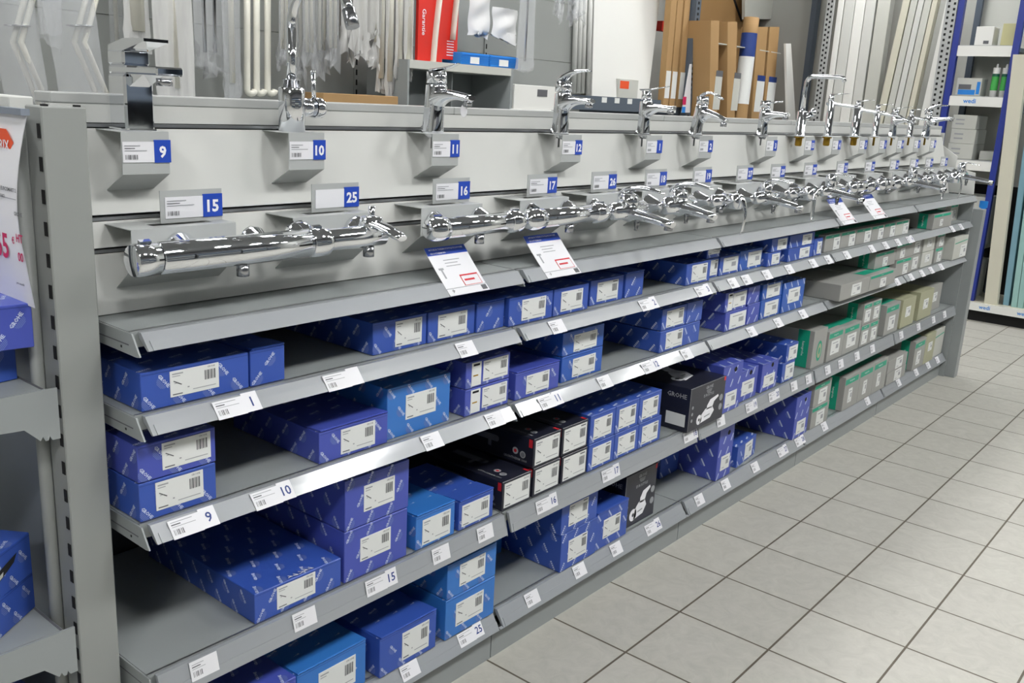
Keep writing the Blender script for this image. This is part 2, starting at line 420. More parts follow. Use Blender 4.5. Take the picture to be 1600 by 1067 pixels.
# ------------------------------------------------------------------ display brackets and number cards
def number_card(par, x0, x1, y, z0, z1, num, far, blank=False):
    c = MB(); w = x1-x0; s = x0+w*0.66
    c.box(x0, s, y-0.0012, y, z0, z1, paper)
    c.box(s, x1+0.002, y-0.0016, y, z0-0.001, z1+0.003, cardblue)
    U, Wv = (1, 0, 0), (0, 0, 1); e = y-0.0020
    if not blank:
        c.add([(x0+0.003, e, z1-0.006), (x0+w*.36, e, z1-0.006), (x0+w*.36, e, z1-0.0075), (x0+0.003, e, z1-0.0075)], [(0, 1, 2, 3)], inkl)
        for k, (q, r) in enumerate(((0.25, ink), (0.5, inkl))):
            z = z1-0.0105-k*0.004; c.add([(x0+0.003, e, z), (x0+w*q, e, z), (x0+w*q, e, z-0.0013), (x0+0.003, e, z-0.0013)], [(0, 1, 2, 3)], r)
        if not far:
            for k, bw in enumerate((1, 0.6, 1.4, 1.8, 0.7, 1.3, 1.8, 0.8, 1.5)):
                x = x0+0.004+k*0.0026; c.add([(x, e, z0+0.005), (x+bw*0.001, e, z0+0.005), (x+bw*0.001, e, z0+0.013), (x, e, z0+0.013)], [(0, 1, 2, 3)], ink)
        else: c.add([(x0+.004, e, z0+.005), (x0+.024, e, z0+.005), (x0+.024, e, z0+.012), (x0+.004, e, z0+.012)], [(0, 1, 2, 3)], inkl)
    if num: c.text(num, ((s+x1)/2+0.001, e-0.0002, (z0+z1)/2), U, Wv, (z1-z0)*0.60, whitep, 2, 0.035, maxw=(x1-s)*0.82)
    c.build('number_card', par)
TOPN = ['9', '10', '11', '12', '1', '2', '3', '13', '4', '5', '6', '14', '7', '8']
TOPX = [.083, .429, .83, 1.326, 1.752, 2.079, 2.586, 2.939, 3.225, 3.541, 3.801, 4.049, 4.308, 4.58]
W1 = 0.088
for i, (n, x) in enumerate(zip(TOPN, TOPX)):
    t = empty('display_bracket', (x, 0, 1.388), 'folded grey display bracket with blue number card %s, upper row' % n, 'bracket', 'upper row of tap brackets')
    p = MB(); th = 0.0015; w = W1
    p.box(0, w, 0.11, 0.197, -th, 0, brk)
    p.box(0, w, 0.11, 0.11+th, -0.071, -th, brk)
    p.prism([(0.11, -0.071), (0.168, -0.103), (0.168, -0.103-th), (0.11, -0.071-th)], 0, w, 0, brk)
    p.build('bracket_body', t)
    number_card(t, 0.001, w, 0.1095, -0.052, -0.017, n, x > 1.6)
LOWN = ['15', '25', '16', '17', '26', '18', '19', '27', '20', '28', '21', '22', '23', '24', '29', '30']
LOWR = [.269, .604, .956, 1.305, 1.594, 1.879, 2.175, 2.488, 2.768, 3.077, 3.421, 3.763, 4.102, 4.407, 4.66, 4.93]
for i, (n, xr) in enumerate(zip(LOWN, LOWR)):
    w = 0.205; x = xr-w+0.003
    t = empty('display_bracket', (x, 0, 1.228), 'wide grey display bracket with upright blue number card %s, lower row' % n, 'bracket', 'lower row of tap brackets')
    th = 0.0015; p = MB()
    # top plate with a rectangular cut-out behind the front edge
    p.box(0, w, 0.063, 0.088, -th, 0, brk); p.box(0, 0.055, 0.088, 0.155, -th, 0, brk); p.box(0.172, w, 0.088, 0.155, -th, 0, brk); p.box(0.055, 0.172, 0.118, 0.155, -th, 0, brk)
    p.box(0, w, 0.063, 0.063+th, -0.062, -th, brk)
    p.prism([(0.063, -0.062), (0.122, -0.108), (0.122, -0.108-th), (0.063, -0.062-th)], 0, w, 0, brk)
    p.build('bracket_body', t)
    c = MB(); c.box(w-0.124, w+0.001, 0.108, 0.1095, 0, 0.058, brk); c.build('card_holder', t)
    number_card(t, w-0.115, w-0.001, 0.1078, 0.008, 0.046, n, x > 1.6, blank=(n == '25'))

# ------------------------------------------------------------------ taps. Local frame: stands at origin, spout towards -y
def hull_arc(p0, p1, p2, n=10):
    return [tuple(Vector(p0)*(1-t)**2+Vector(p1)*(2*t*(1-t))+Vector(p2)*t*t) for t in [i/n for i in range(n+1)]]
def stem(t, kind):
    p = MB()
    if kind == 'bolt':
        p.lathe([(0.012, 0.0), (0.012, -0.004), (0.008, -0.004), (0.008, -0.010), (0.0028, -0.010), (0.0028, -0.034), (0, -0.034)], steel, (0, 0, -0.002), n=12); p.build('fixing_bolt', t)
        MB().lathe([(0.026, 0.0015), (0.026, -0.003), (0, -0.003)], rubber, n=20).build('base_gasket', t)
    elif kind == 'brass':
        p.lathe([(0.020, -0.002), (0.020, -0.008), (0.014, -0.008), (0.014, -0.036), (0.011, -0.040), (0, -0.040)], brass, n=14); p.build('brass_shank', t)
    elif kind == 'pipe':
        p.lathe([(0.018, -0.001), (0.018, -0.004), (0.005, -0.004), (0.005, -0.042), (0, -0.042)], brass, n=10); p.build('brass_pipe', t)
def tap_square(loc):
    t = empty('basin_tap', loc, 'square-bodied chrome basin tap with flat block spout, standing on bracket 9', 'tap', None)
    b = MB(); b.bbox(-0.027, 0.027, -0.028, 0.028, 0, 0.094, chrome, 0.004); b.bbox(-0.029, 0.029, -0.030, 0.030, 0, 0.004, chrome, 0.0015); b.build('body', t)
    s = MB(); s.bbox(-0.025, 0.025, -0.128, 0.028, 0.094, 0.108, chrome, 0.003)
    s.prism([(-0.028, 0.074), (-0.028, 0.095), (-0.075, 0.095)], -0.018, 0.018, 0, chrome); s.build('spout', t)
    MB().lathe([(0.013, 0.090), (0.013, 0.078), (0.010, 0.078), (0.010, 0.084), (0, 0.084)], chrome_b, (0, -0.108, 0), n=20).build('aerator', t)
    h = MB(); h.bbox(-0.025, 0.025, -0.024, 0.030, 0.1085, 0.134, chrome, 0.004)
    h.prism([(0.030, 0.133), (0.030, 0.141), (-0.020, 0.152), (-0.088, 0.152), (-0.088, 0.147), (-0.022, 0.133)], -0.022, 0.022, 0, chrome)
    h.build('lever', t)
    g = MB(); g.box(-0.012, 0.012, 0.030, 0.0306, 0.112, 0.130, cardblue); g.build('sticker', t)
    stem(t, 'bolt'); return t
def tap_swan(loc):
    t = empty('kitchen_tap', loc, 'tall chrome kitchen tap with high round swivel spout, standing on bracket 10', 'tap', None)
    MB().lathe([(0.026, 0), (0.026, 0.083), (0.024, 0.086), (0, 0.086)], chrome).build('body', t)
    MB().lathe([(0.0165, 0.084), (0.0165, 0.100), (0.0185, 0.100), (0.0185, 0.102), (0.012, 0.102)], chrome_b).build('swivel_collar', t)
    pts = [(0, 0, 0.10), (0, 0, 0.14), (0, 0, 0.20)]
    R = 0.088
    for k in range(0, 20): a = PI*k/19*0.90; pts.append((0, -R+R*math.cos(a), 0.20+R*math.sin(a)))
    s = MB(); s.tube(pts, 0.0095, chrome, 18); s.build('spout', t)
    e = Vector(pts[-1]); d = (Vector(pts[-1])-Vector(pts[-2])).normalized()
    s = MB(); s.tube([e-d*0.004, e+d*0.012, e+d*0.014, e+d*0.030], [0.0125, 0.0125, 0.013, 0.013], chrome_b, 18); s.build('spray_head', t)
    s = MB(); s.tube([(0.02, 0, 0.048), (0.052, 0, 0.048)], 0.0185, chrome, 20); s.tube([(0.053, 0, 0.048), (0.072, 0, 0.048), (0.078, 0, 0.048)], [0.0205, 0.0205, 0.015], chrome, 20)
    s.tube([(0.056, 0, 0.062), (0.056, 0.004, 0.118)], 0.0045, chrome, 12); s.tube([(0.056, 0.004, 0.118), (0.056, 0.004, 0.121)], 0.006, chrome, 12); s.build('side_lever', t)
    return t
def tap_basin(loc, label, h=0.10, r=0.021, lean=0.012, drop=0.012, reach=0.11, lever='flat', shank='bolt', sw=0.017, hr=None, big=1.0):
    t = empty('basin_tap', loc, label, 'tap', None); hr = hr or r*1.02
    b = MB(); n = 8
    b.tube([(0, 0.001-lean*0.0, 0), (0, -0.002, 0.004), (0, lean*0.4, h*0.5), (0, lean, h), (0, lean+0.001, h+0.004)], [r*1.18, r*1.05, r*0.96, r*1.02, r*0.9], chrome, 24); b.build('body', t)
    s = MB(); N = 14; path = []; hw = []; fl_ = []
    for i in range(N+1):
        q = i/N; vr = 0.0085+0.0185*(1-q)**3.2; hh = r*(0.99-0.40*q); zt = h*0.99-drop*q**1.4
        if i == N: vr *= .65; hh *= .85
        path.append((0, lean*(1-q)+(-reach)*q, zt-vr-0.002)); hw.append(hh); fl_.append(vr/hh)
    s.tube(path, hw, chrome, 24, flat=fl_); s.build('spout', t)
    zt = h*0.99-drop-0.016
    MB().lathe([(0.0105, 0.004), (0.0105, -0.010), (0.008, -0.010), (0.008, -0.006), (0, -0.006)], chrome_b, (0, -reach+0.013, zt), n=16).build('aerator', t)
    l = MB(); z = h+0.006
    l.tube([(0, lean, z), (0, lean+0.001, z+0.026)], [hr, hr*0.96], chrome, 24)
    if lever == 'flat':
        l.tube(hull_arc((0, lean+0.012, z+0.029), (0, lean-0.04, z+0.034), (0, -0.078, z+0.046), 8), [0.017, 0.018, 0.016, 0.014, 0.012, 0.010, 0.009, 0.008, 0.005], chrome, 14, flat=0.22)
    elif lever == 'curved':
        l.tube(hull_arc((0, lean+0.018, z+0.016), (0, lean-0.012, z+0.062), (0, -0.092, z+0.056), 12), [0.014, 0.019, 0.020, 0.019, 0.017, 0.015, 0.014, 0.013, 0.011, 0.010, 0.008, 0.007, 0.004], chrome, 16, flat=0.5)
    elif lever == 'loop':
        l.tube([(0.009*sx, *q) for sx in (1,) for q in [(p[1], p[2]) for p in hull_arc((0, lean+0.016, z+0.014), (0, lean-0.01, z+0.060), (0, -0.086, z+0.020), 12)]], 0.0032, chrome, 10)
        l.tube([(-0.009, p[1], p[2]) for p in hull_arc((0, lean+0.016, z+0.014), (0, lean-0.01, z+0.060), (0, -0.086, z+0.020), 12)], 0.0032, chrome, 10)
        l.tube([(-0.010, -0.085, z+0.021), (0.010, -0.085, z+0.021)], 0.0034, chrome, 10)
    elif lever == 'pin':
        l.tube([(0, lean-0.01, z+0.018), (0, -0.070, z+0.026)], [0.0035, 0.0045], chrome, 10, flat=0.8)
    elif lever == 'thin':
        l.tube([(0, lean+0.02, z+0.030), (0, lean-0.02, z+0.032), (0, -0.080, z+0.042)], [0.014, 0.010, 0.006], chrome, 12, flat=0.2)
    l.build('lever', t)
    stem(t, shank); return t
def tap_gooseneck(loc, label, h=0.215, reach=0.15, hang=True, shank='brass', r=0.019, square=True):
    t = empty('kitchen_tap', loc, label, 'tap', None)
    MB().lathe([(r*1.15, 0), (r*1.15, 0.004), (r, 0.006), (r, 0.095), (r*0.8, 0.100), (0, 0.1)], chrome, n=22).build('body', t)
    s = MB(); c = 0.028
    pts = [(0, 0, 0.09), (0, 0, h-c-0.03), (0, -0.002, h-c)]
    for k in range(1, 7): a = PI/2*k/6; pts.append((0, -c+c*math.cos(a)-0.002, h-c+c*math.sin(a)))
    pts += [(0, -reach+0.02, h), (0, -reach+0.006, h-0.004), (0, -reach, h-0.016)]
    s.tube(pts, [0.011]+[0.0085]*(len(pts)-1), chrome, 14); s.build('spout', t)
    l = MB(); l.tube([(0.010, -0.005, 0.060), (0.035, -0.02, 0.085)], 0.0125, chrome, 16); l.tube([(0.036, -0.021, 0.086), (0.050, -0.030, 0.102)], 0.0145, chrome, 16); l.build('side_lever', t)
    stem(t, shank); return t
def tap_bridge(loc, label, h=0.12, reach=0.12, r=0.018, tip=-0.03, shank='brass'):
    t = empty('basin_tap', loc, label, 'tap', None)
    MB().lathe([(r*1.25, 0), (r*1.1, 0.006), (r, 0.012), (r, h), (r*0.8, h+0.003), (0, h+0.003)], chrome, n=22).build('body', t)
    s = MB(); s.tube([(0, 0.02, h-0.008), (0, -0.02, h-0.009), (0, -reach*0.7, h-0.016), (0, -reach, h+tip)], [0.009, 0.0085, 0.008, 0.0075], chrome, 14, flat=0.8); s.build('spout', t)
    l = MB(); l.tube([(0, 0.004, h+0.003), (0, 0.004, h+0.028)], [0.012, 0.011], chrome, 18); l.tube([(0, 0.008, h+0.030), (0, -0.07, h+0.036)], [0.009, 0.005], chrome, 12, flat=0.3); l.build('lever', t)
    stem(t, shank); return t
Z0 = 1.388; cx = lambda i: TOPX[i]+W1/2
tap_square((cx(0), 0.150, Z0)); tap_swan((cx(1)-0.006, 0.150, Z0))
tap_basin((cx(2), 0.155, Z0), 'chunky chrome basin tap with short blade lever and tagged spout, on bracket 11', 0.106, 0.0245, -0.010, 0.014, 0.122, 'flat', 'bolt', hr=0.024)
t = tap_basin((cx(3), 0.155, Z0), 'rounded chrome basin tap with wide curved lever, standing on bracket 12', 0.106, 0.0225, -0.005, 0.006, 0.105, 'curved', 'bolt')
tap_basin((cx(4), 0.155, Z0), 'slim chrome basin tap with conical cap and thin lever, standing on bracket 1', 0.098, 0.019, -0.004, 0.006, 0.105, 'thin', 'bolt', hr=0.0155)
tap_basin((cx(5), 0.155, Z0), 'leaning chrome basin tap with arched loop lever and drooping spout, standing on bracket 2', 0.094, 0.020, -0.018, 0.034, 0.115, 'loop', 'bolt')
tap_basin((cx(6), 0.155, Z0), 'small chrome basin tap with pin lever and level spout, standing on bracket 3', 0.095, 0.019, -0.003, 0.006, 0.100, 'pin', 'bolt')
tap_gooseneck((cx(7)-0.005, 0.155, Z0), 'tall chrome kitchen tap with square-bent swivel spout, standing on bracket 13', 0.232, 0.155)
tap_bridge((cx(8), 0.155, Z0), 'chrome tap with long straight arm spout, standing on bracket 4', 0.142, 0.14, 0.016, -0.012)
tap_bridge((cx(9), 0.155, Z0), 'chrome tap with flat box lever and level spout, standing on bracket 5', 0.125, 0.12, 0.021, -0.012)
tap_bridge((cx(10), 0.155, Z0), 'chrome tap with downturned bar spout, standing on bracket 6', 0.115, 0.15, 0.016, -0.045, 'pipe')
tap_basin((cx(11), 0.155, Z0), 'small chrome tap with square cap lever, standing on bracket 14', 0.100, 0.017, 0.002, 0.012, 0.105, 'thin', 'pipe')
tap_bridge((cx(12), 0.155, Z0), 'chrome tap with short sloping spout, standing on bracket 7', 0.105, 0.12, 0.017, -0.03, 'pipe')
tap_basin((cx(13), 0.155, Z0), 'chrome tap with raised paddle lever at far end of the upper row', 0.105, 0.020, 0.0, -0.01, 0.13, 'curved', 'pipe')
tg = MB(); tg.lathe([(0.010, 0), (0.010, 0.001), (0, 0.001)], paper, n=16, ax='x'); tt = tg.build('hang_tag', None, (cx(2)-0.002, 0.055, Z0+0.055)); tt.scale = (1, 1, 1.5)
tag(tt, 'small translucent round tag hanging under the spout of the tap on bracket 11', 'tag')

# --- wall-mounted mixers of the lower row; local frame: x along body, y=0 body axis, wall plate at y=+0.063
def escutcheons(t, xs, y1=0.062, r0=0.031, r1=0.014, cone=True):
    for x in xs:
        e = MB()
        if cone: e.lathe([(r0, -y1), (r0, -y1+0.004), (r0*0.95, -y1+0.008), (r1, -0.018), (r1, -0.004)], chrome, (x, 0, 0), 'y', 24)
        else: e.lathe([(r0, -y1), (r0, -y1+0.010), (r0*0.8, -y1+0.022), (r0*0.55, -y1+0.03), (r1, -0.02), (r1, -0.004)], chrome, (x, 0, 0), 'y', 24)
        # the lathe above runs along +y when heights are negated
        for k in range(len(e.v)): vx, vy, vz = e.v[k]; e.v[k] = (vx, -vy, vz)
        e.build('wall_flange', t)
def outlet(t, x=0.0, z=-0.02):
    MB().lathe([(0.0115, z), (0.0115, z-0.022), (0.009, z-0.022), (0.009, z-0.016), (0, z-0.016)], chrome_b, (x, 0, 0), n=18).build('outlet', t)
def thermostat(loc, label, L=0.30, r=0.022, flat_ends=False, esc=(-0.075, 0.075), hl=0.055):
    t = empty('thermostat_bar', loc, label, 'shower mixer')
    b = MB(); a = L/2-hl
    b.lathe([(r*0.9, -a), (r, -a+0.002), (r, a-0.002), (r*0.9, a)], chrome, ax='x'); b.build('body', t)
    for s in (-1, 1):
        h = MB(); R = r*1.0 if flat_ends else r*1.12
        prof = [(r*0.9, a+0.001), (R, a+0.003), (R, a+0.012), (R*1.02, a+0.0125), (R*1.02, a+hl*0.75), (R*0.98, a+hl-0.002), (R*0.93, a+hl), (0, a+hl)]
        if not flat_ends: prof = [(r*0.9, a+0.001), (R, a+0.003), (R*1.04, a+hl*0.4), (R*1.0, a+hl*0.7), (R*0.75, a+hl*0.94), (R*0.4, a+hl), (0, a+hl)]
        h.lathe([(p, s*q) for p, q in prof], chrome, ax='x')
        h.prism([(-0.004, R*0.9), (0.004, R*0.9), (0.004, R*1.22), (-0.004, R*1.12)], s*(a+hl*0.25), s*(a+hl*0.7), 0, chrome)
        h.build('end_handle', t)
    escutcheons(t, esc); outlet(t, 0.01, -r+0.002)
    return t
def shower_mixer(loc, label):
    t = empty('shower_mixer', loc, label, 'shower mixer')
    b = MB(); b.lathe([(0, -0.10), (0.016, -0.098), (0.0205, -0.09), (0.0215, -0.03), (0.023, 0.03), (0.0215, 0.09), (0, 0.098)], chrome, ax='x'); b.build('body', t)
    escutcheons(t, (-0.075, 0.075), r0=0.034, cone=False)
    l = MB(); l.lathe([(0.026, 0.0), (0.026, 0.012), (0.022, 0.026), (0.008, 0.030), (0, 0.030)], chrome, (0.062, 0, 0.012), n=24)
    l.tube([(0.066, 0.006, 0.022), (0.066, 0.004, 0.060)], 0.007, chrome, 12)
    l.tube(hull_arc((0.062, 0.0, 0.024), (0.062, -0.03, 0.026), (0.062, -0.092, 0.006), 8), [0.024, 0.023, 0.021, 0.020, 0.019, 0.019, 0.018, 0.017, 0.012], chrome, 18, flat=0.5); l.build('lever', t)
    outlet(t, 0.055, -0.02); return t
def bath_mixer(loc, label, lever='sweep', spout=0.13, body_r=0.024):
    t = empty('bath_mixer', loc, label, 'bath mixer')
    b = MB(); r = body_r
    b.lathe([(0, -0.085), (r*0.7, -0.083), (r*0.86, -0.076), (r*0.9, -0.03), (r*1.2, 0.0), (r*0.9, 0.03), (r*0.86, 0.076), (r*0.7, 0.083), (0, 0.085)], chrome, ax='x'); b.build('body', t)
    escutcheons(t, (-0.075, 0.075), r0=0.030)
    s = MB(); s.tube(hull_arc((0, -0.005, -0.006), (0, -0.05, -0.008), (0, -spout, -0.024), 9), [r*1.15, r*1.1, r*1.0, r*0.92, r*0.86, r*0.8, r*0.74, r*0.7, r*0.66, r*0.5], chrome, 20, flat=0.62); s.build('spout', t)
    MB().lathe([(0.012, -0.024), (0.012, -0.040), (0.009, -0.040), (0, -0.034)], chrome_b, (0, -spout+0.014, 0), n=16).build('aerator', t)
    MB().lathe([(0.008, -0.018), (0.008, -0.034), (0.005, -0.046), (0.007, -0.052), (0, -0.054)], chrome_b, (0.0, -0.035, 0), n=14).build('diverter', t)
    l = MB()
    if lever == 'sweep':
        l.lathe([(0.030, 0.010), (0.031, 0.028), (0.026, 0.044), (0.012, 0.050), (0, 0.051)], chrome, n=24)
        l.tube(hull_arc((0, 0.024, 0.030), (0, -0.005, 0.085), (0, -0.115, 0.056), 12), [0.016, 0.024, 0.027, 0.027, 0.025, 0.023, 0.021, 0.019, 0.017, 0.015, 0.013, 0.010, 0.005], chrome, 18, flat=0.42)
    elif lever == 'tower':
        l.lathe([(0.021, 0.008), (0.021, 0.030), (0.022, 0.031), (0.020, 0.062), (0, 0.064)], chrome, n=22)
        l.tube([(0, 0.012, 0.066), (0, -0.03, 0.068), (0, -0.09, 0.060)], [0.013, 0.011, 0.007], chrome, 12, flat=0.25)
    elif lever == 'arch':
        l.lathe([(0.020, 0.008), (0.020, 0.048), (0, 0.050)], chrome, n=20)
        for q in (-0.008, 0.008): l.tube([(q, p[1], p[2]) for p in hull_arc((0, 0.022, 0.020), (0, 0.010, 0.082), (0, -0.09, 0.056), 10)], 0.0032, chrome, 8)
    l.build('lever', t); return t
def hanging_mixer(loc, label, loop=False):
    t = empty('shower_mixer', loc, label, 'shower mixer')
    b = MB(); b.lathe([(0, -0.085), (0.018, -0.083), (0.020, -0.07), (0.021, 0.07), (0.018, 0.083), (0, 0.085)], chrome, ax='x')
    b.lathe([(0.026, 0.0), (0.026, 0.045), (0.024, 0.062), (0, 0.064)], chrome, (0, 0, 0), '-y', 24); b.build('body', t)
    escutcheons(t, (-0.075, 0.075), r0=0.030)
    l = MB()
    if loop:
        path = [(0.009, -0.062, 0.01), (0.009, -0.066, -0.03), (0.009, -0.064, -0.085), (0.005, -0.062, -0.096), (-0.005, -0.062, -0.096), (-0.009, -0.064, -0.085), (-0.009, -0.066, -0.03), (-0.009, -0.062, 0.01)]
        l.tube(path, 0.0036, chrome, 10); l.tube([(0, -0.060, 0.012), (0, -0.066, -0.012)], [0.012, 0.010], chrome, 12, flat=0.5)
    else: l.tube(hull_arc((0, -0.058, 0.02), (0, -0.098, -0.02), (0, -0.072, -0.105), 10), [0.014, 0.016, 0.015, 0.013, 0.011, 0.010, 0.009, 0.008, 0.007, 0.006, 0.004], chrome, 14, flat=0.45)
    l.build('lever', t); outlet(t, -0.02, -0.018); return t
lx = lambda i: LOWR[i]-0.10
thermostat((0.232, 0.0, 1.188), 'large chrome thermostatic bar mixer with flat round ends, leftmost, on bracket 15', 0.40, 0.0275, True, (-0.075, 0.075), 0.045)
shower_mixer((0.487, 0.0, 1.190), 'single-lever chrome shower mixer with domed wall flanges, mounted on bracket 25')
thermostat((0.872, 0.0, 1.190), 'rounded chrome thermostatic bar mixer with cone flanges, mounted on bracket 16', 0.325, 0.0235)
thermostat((1.222, 0.0, 1.190), 'rounded chrome thermostatic bar mixer with cone flanges and longer body, mounted on bracket 17', 0.35, 0.0235, False, (-0.075, 0.075), 0.065)
bath_mixer((lx(4), -0.005, 1.190), 'chrome bath mixer with broad sweeping lever, mounted on bracket 26', 'sweep', 0.15, 0.028)
bath_mixer((lx(5), 0.0, 1.190), 'chrome bath mixer with broad sweeping lever and thick spout, mounted on bracket 18', 'sweep', 0.13, 0.030)
hanging_mixer((lx(6), 0.0, 1.190), 'chrome shower mixer with solid curved lever hanging down, mounted on bracket 19')
bath_mixer((lx(7), 0.0, 1.185), 'chrome bath mixer with arched wire lever, mounted on bracket 27', 'arch', 0.14)
hanging_mixer((lx(8), 0.0, 1.190), 'chrome shower mixer with long looped lever hanging down, mounted on bracket 20', True)
bath_mixer((lx(9), 0.0, 1.185), 'chrome bath mixer with tall round lever head, mounted on bracket 28', 'tower', 0.14)
thermostat((lx(10), 0.0, 1.188), 'slimmer chrome thermostatic bar mixer in the far half, mounted on bracket 21', 0.27, 0.022)
thermostat((lx(11), 0.0, 1.188), 'thicker chrome thermostatic bar mixer in the far half, mounted on bracket 22', 0.27, 0.024)
bath_mixer((lx(12), 0.0, 1.188), 'chrome bath mixer with flat lever head, mounted on bracket 23', 'tower', 0.16)
hanging_mixer((lx(13), 0.0, 1.190), 'chrome shower mixer with slim looped lever, mounted on bracket 24', True)
hanging_mixer((lx(14), 0.0, 1.190), 'chrome mixer with drooping curved lever, mounted on bracket 29')
bath_mixer((lx(15), 0.0, 1.195), 'chrome bath mixer at the far right end of the lower row, mounted on bracket 30', 'tower', 0.17)

# ------------------------------------------------------------------ cartons
TEXTW = {}
def carton(x0, w, z0, h, d, y, M, label, group, yaw=0.0, style='blue', det=0, stk=(0.30, 0.93, 0.14, 0.86), rot=-0.9, name='tap_carton', flap=False, minor=None):
    ob = MB(); T = 0.0
    ob.bbox(0, w, 0, d, 0, h, M, 0.0012)
    e = 0.0004
    L, L2 = logo(det); s = 0.030
    if style in ('blue', 'plain'):
        def field(o, u, v, W, H, rt, lc, ph):
            du, dv = 0.058, (0.033 if H < .09 else 0.046); j = 0; yy = 0.014
            while yy < H-0.009:
                xx = 0.013+(du/2 if (j+ph) % 2 else 0)
                while xx < W-0.012:
                    q_ = tuple(Vector(o)+Vector(u)*xx+Vector(v)*yy); ob.g2(L, q_, u, v, s, lc, rt); ob.g2(L2, q_, u, v, s, logom, rt)
                    xx += du
                yy += dv; j += 1
        field((0, -e, 0), (1, 0, 0), (0, 0, 1), w, h, rot, logoc, 0)
        field((-e, d, 0), (0, -1, 0), (0, 0, 1), d, h, 0.95 if rot < 0 else -1.0, logoc, 1)
        field((0, 0, h+e), (1, 0, 0), (0, 1, 0), w, d, 0.25 if rot < 0 else 1.2, logoc, 0)
        ob.add([(0.002, -e, h-0.0045), (w-0.002, -e, h-0.0045), (w-0.002, -e, h-0.0053), (0.002, -e, h-0.0053)], [(0, 1, 2, 3)], navy)
    elif style == 'grohtherm':                       # dark carton with picture, discs and red corner
        ob.add([(0.002, -e, 0.002), (w-0.002, -e, 0.002), (w-0.002, -e, h-0.002), (0.002, -e, h-0.002)], [(0, 1, 2, 3)], darkbox)
        for (o, u, v, W_, H_) in (((-e, d, 0), Vector((0, -1, 0)), Vector((0, 0, 1)), d, h), ((w, d, h+e), Vector((0, -1, 0)), Vector((1, 0, 0)), d, w)):
            if v.x: o = (0, d, h+e)
            O = Vector(o)
            def rect(a, b, c, dd, M_): ob.add([O+u*a+v*c, O+u*b+v*c, O+u*b+v*dd, O+u*a+v*dd], [(0, 1, 2, 3)], M_)
            def disc(a, c, r, M_, k=14): ob.add([O+u*(a+r*math.cos(2*PI*i/k))+v*(c+r*math.sin(2*PI*i/k)) for i in range(k)], [tuple(range(k))], M_)
            O = O+Vector((-0.0002, 0, 0)) if not v.x else O+Vector((0, 0, 0.0002))
            disc(W_-0.062, H_*0.42, 0.010, inkl); disc(W_-0.036, H_*0.36, 0.010, inkl)
            O = O+(Vector((-0.0002, 0, 0)) if not v.x else Vector((0, 0, 0.0002)))
            disc(W_-0.062, H_*0.42, 0.005, redp); disc(W_-0.036, H_*0.36, 0.007, logod)
            rect(W_-0.022, W_-0.004, H_-0.012, H_-0.003, redp) if v.x else rect(W_-0.016, W_-0.004, H_-0.026, H_-0.003, redp)
            ob.text('GROHTHERM 1000', O+u*(W_-0.062)+v*(H_*0.16), u, v, 0.0072, inkl, 1, 0.01, maxw=0.082)
            # the pictured bar mixer
            rect(W_-0.24, W_-0.13, H_*0.50, H_*0.72, logod); disc(W_-0.13, H_*0.61, H_*0.11, logod); rect(W_-0.16, W_-0.148, H_*0.30, H_*0.50, logod)
    elif style == 'euro':                            # dark carton with white mixer picture
        for (O, u, v, W_, H_, dm) in ((Vector((0, -e, 0)), Vector((1, 0, 0)), Vector((0, 0, 1)), w, h, 0), (Vector((0, 0, h+e)), Vector((1, 0, 0)), Vector((0, 1, 0)), w, d, 1)):
            k = 1.0
            def P(a, b): return O+u*(a*W_)+v*(b*H_)
            def poly(pts, M_): ob.add([P(a, b) for a, b in pts], [tuple(range(len(pts)))], M_)
            def disc(a, b, r, M_, n=16): ob.add([O+u*(a*W_+r*math.cos(2*PI*i/n))+v*(b*H_+r*math.sin(2*PI*i/n)) for i in range(n)], [tuple(range(n))], M_)
            y0 = 0.0 if not dm else 0.12
            disc(0.30, 0.20+y0, H_*0.115 if not dm else W_*.09, whitep)
            poly([(0.32, 0.10+y0), (0.62, 0.14+y0), (0.72, 0.28+y0), (0.66, 0.40+y0), (0.46, 0.40+y0), (0.36, 0.30+y0)], whitep)
            poly([(0.50, 0.36+y0), (0.66, 0.38+y0), (0.70, 0.50+y0), (0.82, 0.58+y0), (0.80, 0.63+y0), (0.58, 0.58+y0), (0.50, 0.46+y0)], whitep)
            O = O + (Vector((0, -0.0002, 0)) if not dm else Vector((0, 0, 0.0002)))
            disc(0.30, 0.20+y0, H_*0.035 if not dm else W_*.03, darkbox); poly([(0.44, 0.2+y0), (0.60, 0.22+y0), (0.60, 0.25+y0), (0.44, 0.23+y0)], inkl)
            if not dm:
                disc(0.90, 0.30, 0.012, inkl); disc(0.90, 0.52, 0.012, inkl)
                for q in (0.55, 0.40, 0.25): disc(0.09, q, 0.006, inkl)
                ob.g2(logo(2)[0], P(0.52, 0.90), u, v, 0.05, inkl, 0.0); ob.g2(logo(2)[1], P(0.52, 0.90), u, v, 0.05, inkl, 0.0); ob.text('EUROSTYLE', P(0.52, 0.72), u, v, 0.010, inkl, 1, 0.02)
                poly([(0.94, 0.90), (0.995, 0.90), (0.995, 0.99), (0.94, 0.99)], redp)
        ob.add([(0, -0.0006, 0), (0.0015, -0.0006, 0), (0.0015, -0.0006, h), (0, -0.0006, h)], [(0, 1, 2, 3)], inkl)
        O = Vector((-e, d, 0)); u = Vector((0, -1, 0)); v = Vector((0, 0, 1)); ob.text('GROHE', O+u*(d-0.05)+v*(h*0.80), u, v, 0.016, inkl, 1, 0.01)
    elif style == 'green':                           # grey carton with a green band
        b0, b1 = h*0.78, h*0.94
        if h > 0.12: b0, b1 = h*0.76, h*0.92
        n = minor or 1; ww = w/n
